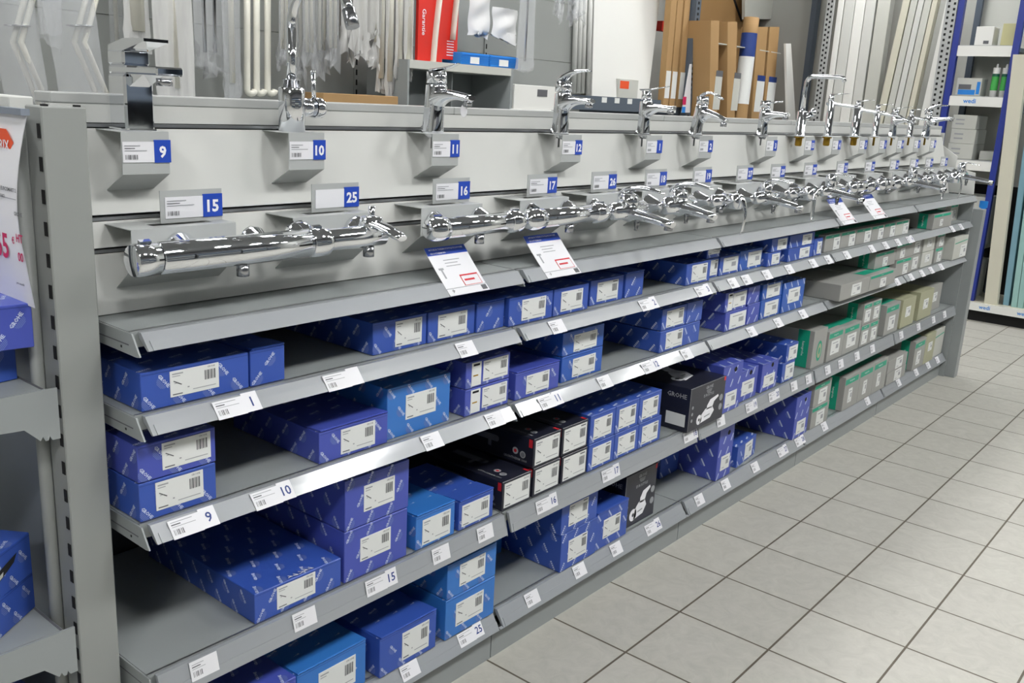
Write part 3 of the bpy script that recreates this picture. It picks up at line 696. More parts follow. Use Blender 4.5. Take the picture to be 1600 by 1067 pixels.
        for k in range(n):
            a = k*ww
            ob.add([(a+ww*0.02, -e, b0), (a+ww*0.88, -e, b0), (a+ww*0.88, -e, b1), (a+ww*0.02, -e, b1)], [(0, 1, 2, 3)], green)
            ob.text('hansgrohe', (a+ww*0.45, -e*2, (b0+b1)/2), (1, 0, 0), (0, 0, 1), (b1-b0)*0.5, whitep, 1, 0.0, maxw=ww*0.5)
            if k: ob.add([(a, -e, 0.001), (a+0.0015, -e, 0.001), (a+0.0015, -e, h-0.001), (a, -e, h-0.001)], [(0, 1, 2, 3)], ink)
        c0, c1 = d-0.075, d-0.03
        ob.add([(-e, d-c0, 0.001), (-e, d-c1, 0.001), (-e, d-c1, h-0.001), (-e, d-c0, h-0.001)], [(0, 1, 2, 3)], green)
        ob.add([(0.001, d-c0, h+e), (w-0.001, d-c0, h+e), (w-0.001, d-c1, h+e), (0.001, d-c1, h+e)], [(0, 1, 2, 3)], green)
        ob.text('hansgrohe', (-2*e, d-(c0+c1)/2, h/2), (0, 0, -1), (0, -1, 0), 0.012, whitep, 1, 0.0, maxw=h*0.8)
    root = ob.build(name, None, (x0, y, z0), yaw)
    tag(root, label, 'carton', group)
    if stk:
        S = MB(); n = minor or 1; ww = w/n
        for k in range(n):
            a, b, c, dd = k*ww+stk[0]*ww, k*ww+stk[1]*ww, stk[2]*h, stk[3]*h
            S.box(a, b, -0.0012, 0, c, dd, stick); q = -0.0016; sw, sh = b-a, dd-c
            def R(u0, u1, v0, v1, M_): S.add([(a+sw*u0, q, c+sh*v0), (a+sw*u1, q, c+sh*v0), (a+sw*u1, q, c+sh*v1), (a+sw*u0, q, c+sh*v1)], [(0, 1, 2, 3)], M_)
            if det >= 1 and sw > sh*0.7:
                R(0.04, 0.26, 0.86, 0.91, inkl); R(0.04, 0.20, 0.78, 0.81, inkl)
                x = 0.70
                for bw in (0.020, 0.012, 0.030, 0.014, 0.024, 0.012, 0.028): R(x, x+bw, 0.42, 0.80, ink); x += bw+0.014
                R(0.72, 0.94, 0.90, 0.95, ink) if det == 1 else S.text('GROHE', (a+sw*0.84, q, c+sh*0.92), (1, 0, 0), (0, 0, 1), sh*0.07, ink, 1, 0.0)
                R(0.45, 0.93, 0.14, 0.17, inkl); R(0.04, 0.24, 0.07, 0.11, ink); R(0.34, 0.38, 0.26, 0.31, inkl)
                # little line drawing of the product
                S.add([(a+sw*0.06, q, c+sh*0.60), (a+sw*0.22, q, c+sh*0.42), (a+sw*0.23, q, c+sh*0.45), (a+sw*0.07, q, c+sh*0.63)], [(0, 1, 2, 3)], ink)
                S.add([(a+sw*0.08, q, c+sh*0.50), (a+sw*0.16, q, c+sh*0.52), (a+sw*0.16, q, c+sh*0.54), (a+sw*0.08, q, c+sh*0.52)], [(0, 1, 2, 3)], inkl)
            else:
                R(0.15, 0.75, 0.78, 0.84, inkl); R(0.55, 0.85, 0.35, 0.65, inkl); R(0.15, 0.4, 0.15, 0.2, inkl)
        st = S.build('product_sticker', root)
    if flap:
        F = MB(); F.prism([(0.0, h+0.001), (-0.003, h+0.004), (0.0, h+0.0055), (0.06, h+0.002)], 0.002, w-0.002, 0, M); F.build('lid_flap', root)
    return root

# rows: (shelf, x0, x1, z offset above shelf, height, depth, colour, look, description, options)
S4 = (0.25, 0.70, 0.22, 0.90)
ROWS = {'A': [], 'B': [], 'C': [], 'D': []}
def R_(lv, x0, x1, zo, h, M, desc, **k): ROWS[lv].append((x0, x1, zo, h, M, desc, k))
# shelf A
R_('A', .031, .243, 0, .069, blue, 'long royal blue carton', stk=S4, d=.24)
R_('A', .247, .324, 0, .070, blue, 'small royal blue carton without sticker, lid edge open', stk=None, rot=.8, d=.22, flap=True)
R_('A', .563, .723, 0, .072, blue, 'royal blue carton', stk=(.40, .90, .12, .92), y=.006)
R_('A', .726, .882, 0, .072, blue, 'royal blue carton', stk=(.20, .82, .10, .86), y=.004)
R_('A', .885, .985, 0, .071, blue, 'narrow royal blue carton without sticker', stk=None, rot=.9, y=0, flap=True)
R_('A', .992, 1.167, 0, .073, blue, 'royal blue carton', stk=(.28, .83, .12, .86))
R_('A', 1.172, 1.327, 0, .073, blue, 'royal blue carton', stk=(.2, .82, .12, .86))
R_('A', 1.356, 1.520, 0, .072, blue, 'royal blue carton', stk=(.20, .83, .12, .88), y=.004)
R_('A', 1.532, 1.629, 0, .072, blue, 'narrow royal blue carton without sticker', stk=None, rot=.9, y=.004, flap=True)
R_('A', 1.859, 2.016, 0, .070, blue, 'royal blue carton with rounded end', stk=(.22, .85, .10, .90))
R_('A', 2.022, 2.107, 0, .066, blue, 'small royal blue carton under another', stk=(.08, .95, .12, .92), y=.01)
R_('A', 2.022, 2.110, .067, .066, blue, 'small royal blue carton, upper of a pair', stk=(.08, .95, .2, .95), y=.01)
R_('A', 2.114, 2.258, 0, .066, blue, 'royal blue carton', stk=(.18, .92, .14, .90), y=.008)
R_('A', 2.262, 2.438, 0, .072, blue3, 'mid blue carton', stk=(.35, .95, .14, .88), y=.008)
R_('A', 2.450, 2.560, 0, .050, blue, 'flat royal blue carton, lower of a pair', stk=(.30, .90, .1, .9))
R_('A', 2.470, 2.610, .051, .050, blue, 'flat royal blue carton, upper of a pair', stk=(.35, .92, .1, .9))
R_('A', 2.626, 2.860, 0, .050, blue, 'flat royal blue carton, lower of a pair', stk=(.45, .85, .1, .9))
R_('A', 2.626, 2.860, .051, .050, blue, 'flat royal blue carton, upper of a pair', stk=(.50, .88, .1, .9))
R_('A', 2.866, 2.950, 0, .070, blue, 'narrow royal blue carton', stk=(.40, .9, .1, .8))
for a, b, M, ds, fl_ in ((3.008, 3.176, hgrey, 'grey carton with green band', 0), (3.180, 3.352, hgrey, 'grey carton with green band', 0), (3.358, 3.546, hgrey, 'grey carton with green band', 0),
                    (3.550, 3.710, hgrey, 'grey carton with green band', 0), (3.714, 3.872, hgrey, 'grey carton with green band', 0), (3.876, 4.070, hwhite, 'pale grey carton with small green print', 0)):
    R_('A', a, b, 0, .072, M, ds, style='green', stk=(.55, .95, .05, .78), y=.002)
R_('A', 4.358, 4.690, 0, .080, hgrey, 'wide grey carton with green side stripe, pulled forward', style='green', stk=(.35, .5, .15, .6), y=-.03)
R_('A', 4.720, 4.90, 0, .10, hgrey, 'grey carton with green band', style='green', stk=(.3, .7, .1, .6), y=.06)
R_('A', 4.91, 5.06, 0, .10, hwhite, 'pale grey carton with green band', style='green', stk=(.3, .7, .1, .6), y=.04)
# shelf B
R_('B', .018, .168, 0, .072, blue, 'royal blue carton, lower of a pair', stk=(.20, .82, .18, .92))
R_('B', .018, .169, .073, .068, blue2, 'royal blue carton, upper of a pair', stk=(.30, .93, .18, .92), d=.26)
R_('B', .407, .595, 0, .069, blue2, 'violet blue carton', stk=(.30, .80, .10, .90), flap=True)
R_('B', .600, .799, 0, .120, sky, 'tall light blue carton', stk=(.28, .76, .30, .78), y=-.002)
R_('B', .844, 1.005, 0, .067, blue2, 'double-stickered violet blue carton, lower of pair', stk=(.38, .95, .14, .92), twin=True)
R_('B', .844, 1.005, .068, .067, blue2, 'double-stickered violet blue carton, upper of pair', stk=(.38, .95, .14, .92), twin=True)
R_('B', 1.030, 1.213, 0, .072, blue2, 'violet blue carton', stk=(.24, .76, .12, .82), y=-.012, flap=True)
R_('B', 1.243, 1.436, 0, .074, blue3, 'mid blue carton, lower of a pair', stk=(.26, .82, .10, .82), y=.002)
R_('B', 1.241, 1.436, .075, .066, blue3, 'mid blue carton, upper of a pair', stk=(.26, .82, .08, .82), y=.002)
R_('B', 1.735, 1.984, 0, .070, blue, 'wide royal blue carton under two others', stk=(.14, .55, .10, .88))
R_('B', 1.735, 1.884, .071, .069, blue, 'royal blue carton on top of a wide one', stk=(.18, .88, .10, .88))
R_('B', 1.888, 1.990, .071, .069, blue, 'narrow unstickered blue carton on a wide one', stk=None, rot=.9)
R_('B', 2.165, 2.328, 0, .069, blue2, 'double-stickered violet blue carton, lower of pair', stk=(.20, .95, .06, .86))
R_('B', 2.150, 2.313, .070, .069, blue2, 'double-stickered violet blue carton, upper of pair', stk=(.35, .96, .14, .90), twin=True)
R_('B', 2.334, 2.430, 0, .074, blue2, 'narrow unstickered violet carton, lower of pair', stk=None, rot=.9)
R_('B', 2.322, 2.415, .075, .064, blue2, 'narrow unstickered violet carton, upper of pair', stk=None, rot=.9)
R_('B', 2.450, 2.618, 0, .073, blue3, 'mid blue carton, lower of a pair', stk=(.20, .88, .1, .86), y=-.006)
R_('B', 2.450, 2.618, .074, .058, blue3, 'mid blue carton, upper of a pair', stk=(.20, .88, .06, .9), y=-.006)
R_('B', 2.625, 2.825, 0, .118, blue3, 'tall mid blue carton', stk=(.25, .78, .28, .76))
R_('B', 3.060, 3.400, 0, .070, hgrey, 'flat plain grey carton overhanging the shelf edge', style='plaing', stk=(.38, .70, .12, .82), y=-.07, d=.40)
R_('B', 3.404, 3.745, 0, .070, hgrey, 'flat green-banded grey carton overhanging the edge', style='green', stk=(.40, .62, .02, .62), y=-.07, d=.40)
R_('B', 3.585, 3.865, .071, .075, hgrey, 'green-striped grey carton resting on flat ones', style='green', stk=(.38, .6, .05, .62), y=-.02)
R_('B', 3.895, 4.140, 0, .085, hgrey, 'grey carton with green band, lower of a pair', style='green', stk=(.45, .75, .05, .66), y=-.02)
R_('B', 3.870, 4.120, .086, .080, hgrey, 'grey carton with green band, upper of a pair', style='green', stk=(.25, .5, .05, .66), y=-.02)
R_('B', 4.150, 4.290, 0, .082, hgrey, 'small grey carton, lower of a pair', style='plaing', stk=(.2, .8, .1, .85))
R_('B', 4.150, 4.290, .083, .078, hgrey, 'small grey carton, upper of a pair', style='plaing', stk=(.2, .8, .1, .85))
R_('B', 4.330, 4.520, 0, .080, hwhite, 'pale carton, lower of a pair', style='plaing', stk=(.3, .7, .3, .8))
R_('B', 4.330, 4.520, .081, .080, hwhite, 'pale carton, upper of a pair', style='plaing', stk=(.3, .7, .3, .8))
R_('B', 4.560, 4.700, 0, .085, hgrey, 'slim green-banded grey carton, lower of pair', style='green', stk=(.3, .8, .05, .7))
R_('B', 4.560, 4.700, .086, .075, hgrey, 'slim green-banded grey carton, upper of pair', style='green', stk=(.3, .8, .05, .7))
R_('B', 4.790, 5.060, 0, .125, hwhite, 'big pale carton with thin green line, turned slightly', style='line', stk=(.5, .95, .05, .6), y=-.04)
# shelf C
R_('C', .246, .466, 0, .067, blue, 'large flat royal blue carton with lid handwriting', stk=(.24, .68, .16, .92), d=.40, rot=1.0)
R_('C', .475, .662, 0, .121, blue2, 'deep violet blue carton, lower of a pair', stk=(.24, .72, .30, .76), rot=1.05, d=.40)
R_('C', .476, .664, .122, .118, blue2, 'deep violet blue carton, upper of a pair', stk=(.28, .76, .26, .78), rot=1.05, d=.36)
R_('C', .691, .823, 0, .086, sky, 'light blue carton', stk=(.16, .88, .08, .84), flap=True, d=.2)
R_('C', .839, .967, 0, .076, blue, 'royal blue carton', stk=(.08, .88, .10, .86), flap=True, d=.24)
R_('C', 1.003, 1.122, 0, .082, darkbox, 'glossy dark thermostat carton, bottom layer left', style='grohtherm', stk=(.06, .94, .08, .92), d=.36)
R_('C', 1.131, 1.250, 0, .084, darkbox, 'glossy dark thermostat carton, bottom layer middle', style='grohtherm', stk=(.06, .94, .08, .92), d=.36)
R_('C', 1.125, 1.245, .085, .084, darkbox, 'glossy dark thermostat carton, top layer left', style='grohtherm', stk=(.06, .94, .08, .92), d=.36)
R_('C', 1.258, 1.380, 0, .083, darkbox, 'glossy dark thermostat carton, bottom layer right', style='grohtherm', stk=(.06, .94, .08, .92), d=.36)
R_('C', 1.252, 1.374, .085, .084, darkbox, 'glossy dark thermostat carton, top layer right', style='grohtherm', stk=(.06, .94, .08, .92), d=.36)
for k in range(3):
    p_ = ('left', 'middle', 'right')[k]
    R_('C', 1.388+k*.135, 1.520+k*.135, 0, .084, blue, 'small blue carton, bottom layer %s in six-stack' % p_, stk=(.14, .86, .12, .84))
    R_('C', 1.386+k*.131, 1.514+k*.131, .085, .088, blue, 'small blue carton, top layer %s in six-stack' % p_, stk=(.14, .86, .12, .84))
R_('C', 1.906, 2.150, 0, .153, darkbox, 'large dark carton picturing a white mixer', style='euro', stk=None, y=-.045, d=.30)
R_('C', 2.157, 2.305, 0, .178, blue2, 'tall upright violet blue carton with hand hole', stk=(.22, .80, .10, .42), y=-.03, rot=1.05, hole=True)
R_('C', 2.319, 2.485, 0, .120, blue2, 'upright violet blue carton with hand hole, second tallest', stk=(.24, .84, .18, .64), rot=1.05, hole=True)
R_('C', 2.522, 2.664, 0, .114, blue2, 'shorter upright violet carton with hand hole', stk=(.16, .84, .14, .56), rot=1.05, hole=True)
R_('C', 2.712, 2.828, 0, .080, blue, 'small royal blue carton, lower of a pair', stk=(.25, .95, .1, .9))
R_('C', 2.732, 2.840, .081, .073, blue, 'small royal blue carton, upper of a pair', stk=(.2, .95, .08, .86))
R_('C', 3.013, 3.155, 0, .165, hgrey, 'tall grey carton with green oval picture', style='oval', stk=None, y=-.006)
R_('C', 3.172, 3.350, 0, .138, hgrey, 'tall grey carton with green band', style='green', stk=(.2, .75, .2, .66))
R_('C', 3.354, 3.555, 0, .134, hgrey, 'tall grey carton with green band', style='green', stk=(.2, .75, .2, .66))
for k in range(2):
    R_('C', 3.568+k*.118, 3.682+k*.118, 0, .106, hgrey, 'slim green-banded carton, lower layer %s' % ('left', 'right')[k], style='green', stk=(.2, .8, .1, .68))
    R_('C', 3.565+k*.118, 3.679+k*.118, .107, .100, hgrey, 'slim green-banded carton, upper layer %s' % ('left', 'right')[k], style='green', stk=(.2, .8, .1, .68))
R_('C', 3.896, 4.100, 0, .155, hgrey, 'tall green-banded grey carton beside beige ones', style='green', stk=(.25, .7, .15, .6))
R_('C', 4.140, 4.350, 0, .152, beige, 'tall beige carton with square sticker, left of two', style='plaing', stk=(.3, .65, .35, .7))
R_('C', 4.423, 4.660, 0, .155, beige, 'tall beige carton with square sticker, right of two', style='plaing', stk=(.3, .65, .35, .7))
R_('C', 4.70, 4.92, 0, .15, hgrey, 'plain grey carton at the far end', style='plaing', stk=(.3, .65, .35, .7), y=.02)
# shelf D
R_('D', .130, .345, 0, .125, blue2, 'deep violet blue carton at the lower left', stk=(.35, .85, .2, .7), rot=1.05)
R_('D', .357, .553, 0, .112, sky, 'light blue carton', stk=(.30, .84, .16, .80), flap=True, y=.004)
R_('D', .584, .771, 0, .103, blue, 'royal blue carton with pale lid print', stk=(.38, .86, .14, .86), flap=True, d=.36)
R_('D', .804, .991, 0, .112, sky, 'light blue carton, lower of a pair', stk=(.20, .76, .22, .80))
R_('D', .806, .991, .113, .096, sky, 'light blue carton, upper of a pair', stk=(.24, .76, .22, .86))
R_('D', 1.160, 1.270, 0, .150, sky, 'light blue carton pushed to the back', stk=None, y=.20, d=.2)
R_('D', 1.292, 1.472, 0, .120, blue, 'royal blue carton, lower of a pair', stk=(.20, .72, .18, .76), y=-.004, rot=1.0)
R_('D', 1.284, 1.464, .121, .106, blue, 'royal blue carton, upper of a pair', stk=(.20, .72, .16, .80), y=-.004, rot=1.0)
R_('D', 1.476, 1.650, 0, .122, blue, 'royal blue carton beside a dark one', stk=(.22, .76, .24, .76), flap=True, y=.0)
R_('D', 1.660, 1.848, 0, .186, darkbox, 'tall dark carton picturing a white mixer, standing alone', style='euro', stk=None, y=.02, d=.26)
R_('D', 2.120, 2.25, 0, .13, blue, 'royal blue carton pushed back beside the tall one', stk=None, y=.16, d=.26)
R_('D', 2.257, 2.371, 0, .205, blue2, 'very tall upright violet blue carton', stk=(.25, .85, .16, .44), rot=1.05, y=.004, hole=True, d=.36)
R_('D', 2.440, 2.640, 0, .085, blue, 'flat royal blue carton lying askew', stk=(.40, .80, .1, .9), y=.012, yaw=.10, d=.24)
R_('D', 2.907, 3.056, 0, .188, blue2, 'tall violet blue carton with torn hand hole', stk=(.2, .80, .08, .40), rot=1.05, hole=True, d=.36)
R_('D', 3.092, 3.285, 0, .100, hgrey, 'grey carton with green band, lower of a pair', style='green', stk=(.3, .75, .05, .7))
R_('D', 3.092, 3.280, .101, .104, hgrey, 'grey carton with green band, upper of a pair', style='green', stk=(.3, .75, .05, .7))
for k in range(3):
    R_('D', 3.460+k*.193, 3.651+k*.193, 0, .165, hgrey, 'large green-banded grey carton, %s of three' % ('left', 'middle', 'right')[k], style='green', stk=(.30, .55, .18, .60))
R_('D', 4.062, 4.360, 0, .066, hgrey, 'flat plain grey carton, lower of a pair', style='plaing', stk=(.4, .75, .05, .95))
R_('D', 4.055, 4.355, .067, .068, hgrey, 'flat plain grey carton, upper of a pair', style='plaing', stk=(.4, .75, .05, .95))
R_('D', 4.480, 4.670, 0, .165, hgrey, 'tall grey carton with green band near the far end', style='green', stk=(.25, .6, .15, .62))
R_('D', 4.675, 4.850, 0, .170, beige, 'tall beige carton near the far end', style='plaing', stk=(.3, .7, .4, .7))
R_('D', 4.860, 5.060, 0, .165, hwhite, 'tall white carton at the far end', style='line', stk=None, y=.0)
GSH = {'A': 'first box shelf', 'B': 'second box shelf', 'C': 'third box shelf', 'D': 'bottom shelf'}
for lv, rows in ROWS.items():
    cols = []
    for r in rows:
        x = (r[0]+r[1])/2
    for i, (x0, x1, zo, h, M, desc, k) in enumerate(rows):
        k = dict(k); det = 2 if x0 < 1.25 else (1 if x0 < 2.1 else 0)
        y = k.pop('y', -0.010); d = k.pop('d', 0.30); twin = k.pop('twin', False); hole = k.pop('hole', False)
        style = k.pop('style', 'blue')
        base_i = sum(1 for r in rows[:i] if r[2] == 0)+(1 if zo == 0 else 0)
        lab = '%s, %s from left on %s' % (desc, ORD[max(0, base_i-1)], GSH[lv])
        o = carton(x0, x1-x0, LV[lv][0]+zo+0.0012, h-0.0012, d, y, M, lab, 'cartons on the %s' % GSH[lv], k.pop('yaw', 0.0), style, det,
                   k.pop('stk', None), k.pop('rot', -0.9), flap=k.pop('flap', False))
        w = x1-x0
        if twin:
            s2 = MB(); a, b = w*0.12, w*0.33; s2.box(a, b, -0.0012, 0, h*0.06, h*0.93, stick)
            s2.add([(a+w*.03, -.0016, h*.80), (b-w*.04, -.0016, h*.80), (b-w*.04, -.0016, h*.88), (a+w*.03, -.0016, h*.88)], [(0, 1, 2, 3)], black)
            s2.add([(a+w*.03, -.0016, h*.42), (b-w*.07, -.0016, h*.42), (b-w*.07, -.0016, h*.47), (a+w*.03, -.0016, h*.47)], [(0, 1, 2, 3)], brass); s2.build('warning_sticker', o)
        if desc.startswith('large dark'):
            MB().box(-.0012, 0, .012, .085, .018, .060, stick).build('side_sticker', o)
        if hole:
            q = MB(); q.add([(w*0.62+0.011*math.cos(2*PI*j/14), -0.0009, h*0.86+0.009*math.sin(2*PI*j/14)) for j in range(14)], [tuple(range(14))], black); q.build('hand_hole', o)
        if style in ('line', 'oval'):
            q = MB()
            if style == 'line':
                q.add([(w*.05, -.0008, h*.70), (w*.95, -.0008, h*.76), (w*.95, -.0008, h*.80), (w*.05, -.0008, h*.74)], [(0, 1, 2, 3)], green)
            else:
                n_ = 20
                for r0, M_, e_ in ((1, green, .0006), (.72, beige, .0009), (.35, green, .0012)):
                    q.add([(w*.5+.028*r0*math.cos(2*PI*j/n_), -e_, h*.42+.045*r0*math.sin(2*PI*j/n_)) for j in range(n_)], [tuple(range(n_))], M_)
                q.add([(-.0006, .02, .002), (-.0006, .07, .002), (-.0006, .07, h-.002), (-.0006, .02, h-.002)], [(0, 1, 2, 3)], green)
                q.text('hansgrohe', (-.0010, .045, h/2), (0, 0, -1), (0, -1, 0), .014, whitep, 1, 0.0, maxw=h*.8)
            q.build('printed_panel', o)
        if desc.startswith('large flat royal'):
            q = MB()
            for a0 in range(5):
                X0_ = .085+a0*.013
                q.tube([(X0_+j*.0035, .004+.002*math.sin(a0*2+j), h+.0012+.0*j) for j in range(4)]+[(X0_+.004, .012, h+.0012)], .0007, whitep, 5)
            q.build('handwriting', o)

# ------------------------------------------------------------------ price tags on the rails
def price_tag(lv, x, num=None, w=None, idx=0):
    zt, yf, yb, zb, yk = LV[lv]
    d = Vector((0, yb-yf, zb-zt)).normalized(); nrm = Vector((0, d.z, -d.y))
    if nrm.y > 0: nrm = -nrm
    hgt = 0.037; w = w or (0.092 if num else 0.058)
    top = Vector((0, yf, zt))+d*0.003+nrm*0.0022
    t = MB(); U = Vector((1, 0, 0)); up = -d
    def q(a, b, c, e, M, k=0): t.add([top+U*a+d*c+nrm*k, top+U*b+d*c+nrm*k, top+U*b+d*e+nrm*k, top+U*a+d*e+nrm*k], [(0, 3, 2, 1)], M)
    xs = -w/2; x1 = w/2
    split = x1-0.032 if num else x1
    def slab(a, b, c, e, M):
        P = [top+U*i+d*j+nrm*k for k in (0, 0.0008) for (i, j) in ((a, c), (b, c), (b, e), (a, e))]
        t.add(P, [(0, 1, 2, 3), (4, 7, 6, 5), (0, 4, 5, 1), (1, 5, 6, 2), (2, 6, 7, 3), (3, 7, 4, 0)], M); t.fix = True
    slab(xs, split, 0.002 if num else 0, hgt, paper)
    if num: slab(split, x1, -0.002, hgt-0.001, paper)
    q(xs+.004, xs+w*.5, .006, .0072, inkl, .0011); q(xs+.004, xs+.022, .010, .012, ink, .0011); q(xs+.004, xs+w*.55, .0145, .0155, inkl, .0011)
    for k, bw in enumerate((1, .6, 1.4, 1.8, .7, 1.3, 1.8)): q(xs+.005+k*.0028, xs+.005+k*.0028+bw*.001, .020, .030, ink, .0011)
    if num: t.text(num, tuple(top+U*(split+.016)+d*(hgt*.46)+nrm*.0013), U, up, .019, navy, 2, .015, maxw=.026)
    org = Vector((x, 0, 0))
    o = t.build('price_tag', None, org)
    sh = {'A': 'first', 'B': 'second', 'C': 'third', 'D': 'bottom'}[lv]
    if num: lab = ('white price tag numbered %s on %s shelf rail, %s tag from the left' % (num, sh, ORD[idx]) if num.strip() else 'long white price tag on %s shelf rail, %s tag from the left' % (sh, ORD[idx]))
    else: lab = 'plain white barcode price tag on the %s box shelf rail, %s tag from the left' % (sh, ORD[idx])
    tag(o, lab, 'price tag', 'price tags on the %s rail' % sh); return o
TAGS = {'A': [(.195, '1'), (.441, ' '), (.805, 0), (1.15, 0), (1.591, '2'), (1.919, '3'), (2.126, 0), (2.226, 0), (2.387, 0), (2.577, 0), (2.798, 0), (2.952, 0), (3.151, 0), (3.448, 0), (3.627, 0), (3.797, 0), (3.972, '4'), (4.683, 0), (4.852, 0)],
        'B': [(.101, '9'), (.271, '10'), (.704, 0), (.921, 0), (1.144, '11'), (1.395, 0), (1.641, '12'), (1.857, 0), (2.32, 0), (2.542, 0), (2.77, 0), (3.883, 0), (4.094, 0), (4.268, 0), (4.424, 0), (4.60, 0)],
        'C': [(.116, 0), (.35, 0), (.563, '15'), (.754, 0), (.914, 0), (1.167, '16'), (1.478, '17'), (1.955, '18'), (2.169, 0), (2.41, '19'), (2.606, '20'), (2.793, 0), (2.939, 0), (3.143, 0), (3.293, 0), (3.49, 0), (3.692, 0), (4.108, 0), (4.387, 0), (4.65, 0), (4.858, 0)],
        'D': [(.677, 0), (.895, '25'), (1.151, 0), (1.377, 0), (1.573, 0), (1.793, '26'), (2.106, 0), (2.305, 0), (2.551, 0), (2.805, '27'), (2.98, '28'), (3.248, 0), (3.791, 0), (4.255, 0), (4.549, 0), (4.765, 0), (4.939, 0)]}
for lv, L in TAGS.items():
    for i, (x, n) in enumerate(L): price_tag(lv, x, n or None, None, i)

# ------------------------------------------------------------------ promotion leaflets leaning on the top shelf edge
def leaflet(x, w, label):
    t = MB(); N = 7
    P0, P1, P2 = Vector((0, 0.034, 1.142)), Vector((0, -0.012, 1.088)), Vector((0, -0.054, 1.049))
    pts = [P0*(1-s)**2+P1*2*s*(1-s)+P2*s*s for s in [i/N for i in range(N+1)]]
    def strip(a, b, s0, s1, M, k):
        def S(s): q = P0*(1-s)**2+P1*2*s*(1-s)+P2*s*s; return q+Vector((0, -0.72, 0.69))*k
        n = 6; v = []
        for i in range(n+1):
            q = S(s0+(s1-s0)*i/n); v += [q+Vector((a, 0, 0)), q+Vector((b, 0, 0))]
        t.add(v, [(2*i, 2*i+2, 2*i+3, 2*i+1) for i in range(n)], M, True)
    strip(0, w, 0, 1, paper, 0); strip(0, w, 0, 1, paper, -0.0006)
    strip(0, w, 0, 0.15, cardblue, 0.0004)
    strip(w*.48, w*.93, .58, .61, redp, .0004); strip(w*.48, w*.50, .61, .82, redp, .0004); strip(w*.48, w*.93, .81, .82, redp, .0004); strip(w*.92, w*.93, .61, .82, redp, .0004)
    strip(w*.84, w*.97, .86, .97, ink, .0004); strip(w*.3, w*.7, .25, .265, inkl, .0004); strip(w*.3, w*.62, .31, .325, inkl, .0004); strip(w*.3, w*.66, .37, .385, inkl, .0004)
    strip(w*.08, w*.2, .40, .44, inkl, .0004); strip(w*.12, w*.16, .44, .62, inkl, .0004); strip(w*.54, w*.80, .68, .72, redp, .0004)
    d = (P1-P0).normalized(); nrm = Vector((0, -0.76, 0.65))
    for s, tx, hh in ((.05, 'MITIGEUR THERMOSTATIQUE DOUCHE', .0085), (.115, 'GROHTHERM 800', .0075)):
        q = P0*(1-s)**2+P1*2*s*(1-s)+P2*s*s
        t.text(tx, tuple(q+nrm*.0010+Vector((w*.5 if s < .1 else w*.26, 0, 0))), (1, 0, 0), tuple(-d), hh*.62, whitep, 1, .01, maxw=w*.94 if s < .1 else w*.45)
    t.text('O', tuple((P0*.01+P1*.18+P2*.81)+nrm*.001+Vector((w*.13, 0, 0))), (1, 0, 0), tuple(-d), .008, ink, 1, .02)
    o = t.build('promotion_leaflet', None, (x, 0, 0)); tag(o, label, 'leaflet', 'leaflets leaning on the top shelf edge')
leaflet(.735, .130, 'white leaflet with blue header and red box, under the bar mixer on bracket 16')
leaflet(1.085, .140, 'white leaflet with blue header catching the light, under the bar mixer on bracket 17')
leaflet(3.04, .155, 'white leaflet with blue header further along, left of the far pair')
leaflet(3.40, .165, 'white leaflet further along, right of the far pair')

# ------------------------------------------------------------------ end cap on the left (faces the other aisle)
ec = empty('end_cap_board', (0, 0, 0), 'blue-grey back board with pale top rail at the left end of the gondola', 'back wall')
MB().box(-0.060, -0.050, 0.12, 1.10, 0, 0.868, bluegrey).build('back_panel', ec)
MB().box(-0.060, -0.050, 0.12, 1.10, 0.870, 1.402, bluegrey).build('back_panel', ec)
p = MB(); p.bbox(-0.094, -0.056, 0.112, 1.10, 1.404, 1.440, panelw, 0.002); p.build('top_rail', ec)
def ecshelf(z, lab, bottom=False):
    t = empty('end_cap_shelf', (0, 0, z), lab, 'shelf', 'shelves of the end cap')
    p = MB(); p.box(-0.46, -0.10, 0.052, 1.05, -0.026, 0, grey); p.box(-0.105, -0.101, 0.052, 1.05, 0, 0.0008, ink); p.build('shelf_plate', t)
    p = MB(); p.prism([(-0.082, 0.0), (-0.46, 0.0), (-0.46, -0.040), (-0.138, -0.060), (-0.114, -0.084), (-0.110, -0.078), (-0.106, -0.086), (-0.101, -0.086), (-0.099, -0.079), (-0.095, -0.087), (-0.082, -0.087)], 0.046, 0.050, 1, grey)
    p.build('side_bracket', t)
    p = MB(); p.prism([(-0.464, 0.0), (-0.475, -0.04), (-0.470, -0.04), (-0.460, 0.0)], 0.06, 1.04, 1, rail); p.build('price_rail', t)
ecshelf(0.985, 'grey end cap shelf at chest height holding two blue cartons')
ecshelf(0.550, 'grey end cap shelf at knee height holding a torn and an intact blue carton')
ecshelf(0.130, 'lowest grey end cap shelf near the floor')
def eccarton(cx_, cy_, z, h, w, d, yaw, M, lab):
    a = yaw; x = cx_-w*math.cos(a); y = cy_-w*math.sin(a)
    return carton(x, w, z, h, d, y, M, lab, 'cartons on the end cap', a, 'blue', 2, None, -0.9 if yaw > 0.3 else 0.9)
eccarton(-0.108, 0.128, 0.986, 0.064, 0.25, 0.22, 0.16, blue, 'royal blue carton under a paler one on the upper end cap shelf')
eccarton(-0.100, 0.074, 1.0505, 0.072, 0.24, 0.28, -0.12, blue2, 'royal blue carton tucked beneath the price poster, upper of two')
c_ = eccarton(-0.100, 0.155, 0.551, 0.070, 0.24, 0.22, 0.62, blue, 'intact royal blue carton, lower of two on the knee-high end cap shelf')
c_ = eccarton(-0.102, 0.150, 0.6215, 0.078, 0.24, 0.22, 0.60, blue, 'torn royal blue carton, upper of two on the knee-high end cap shelf')
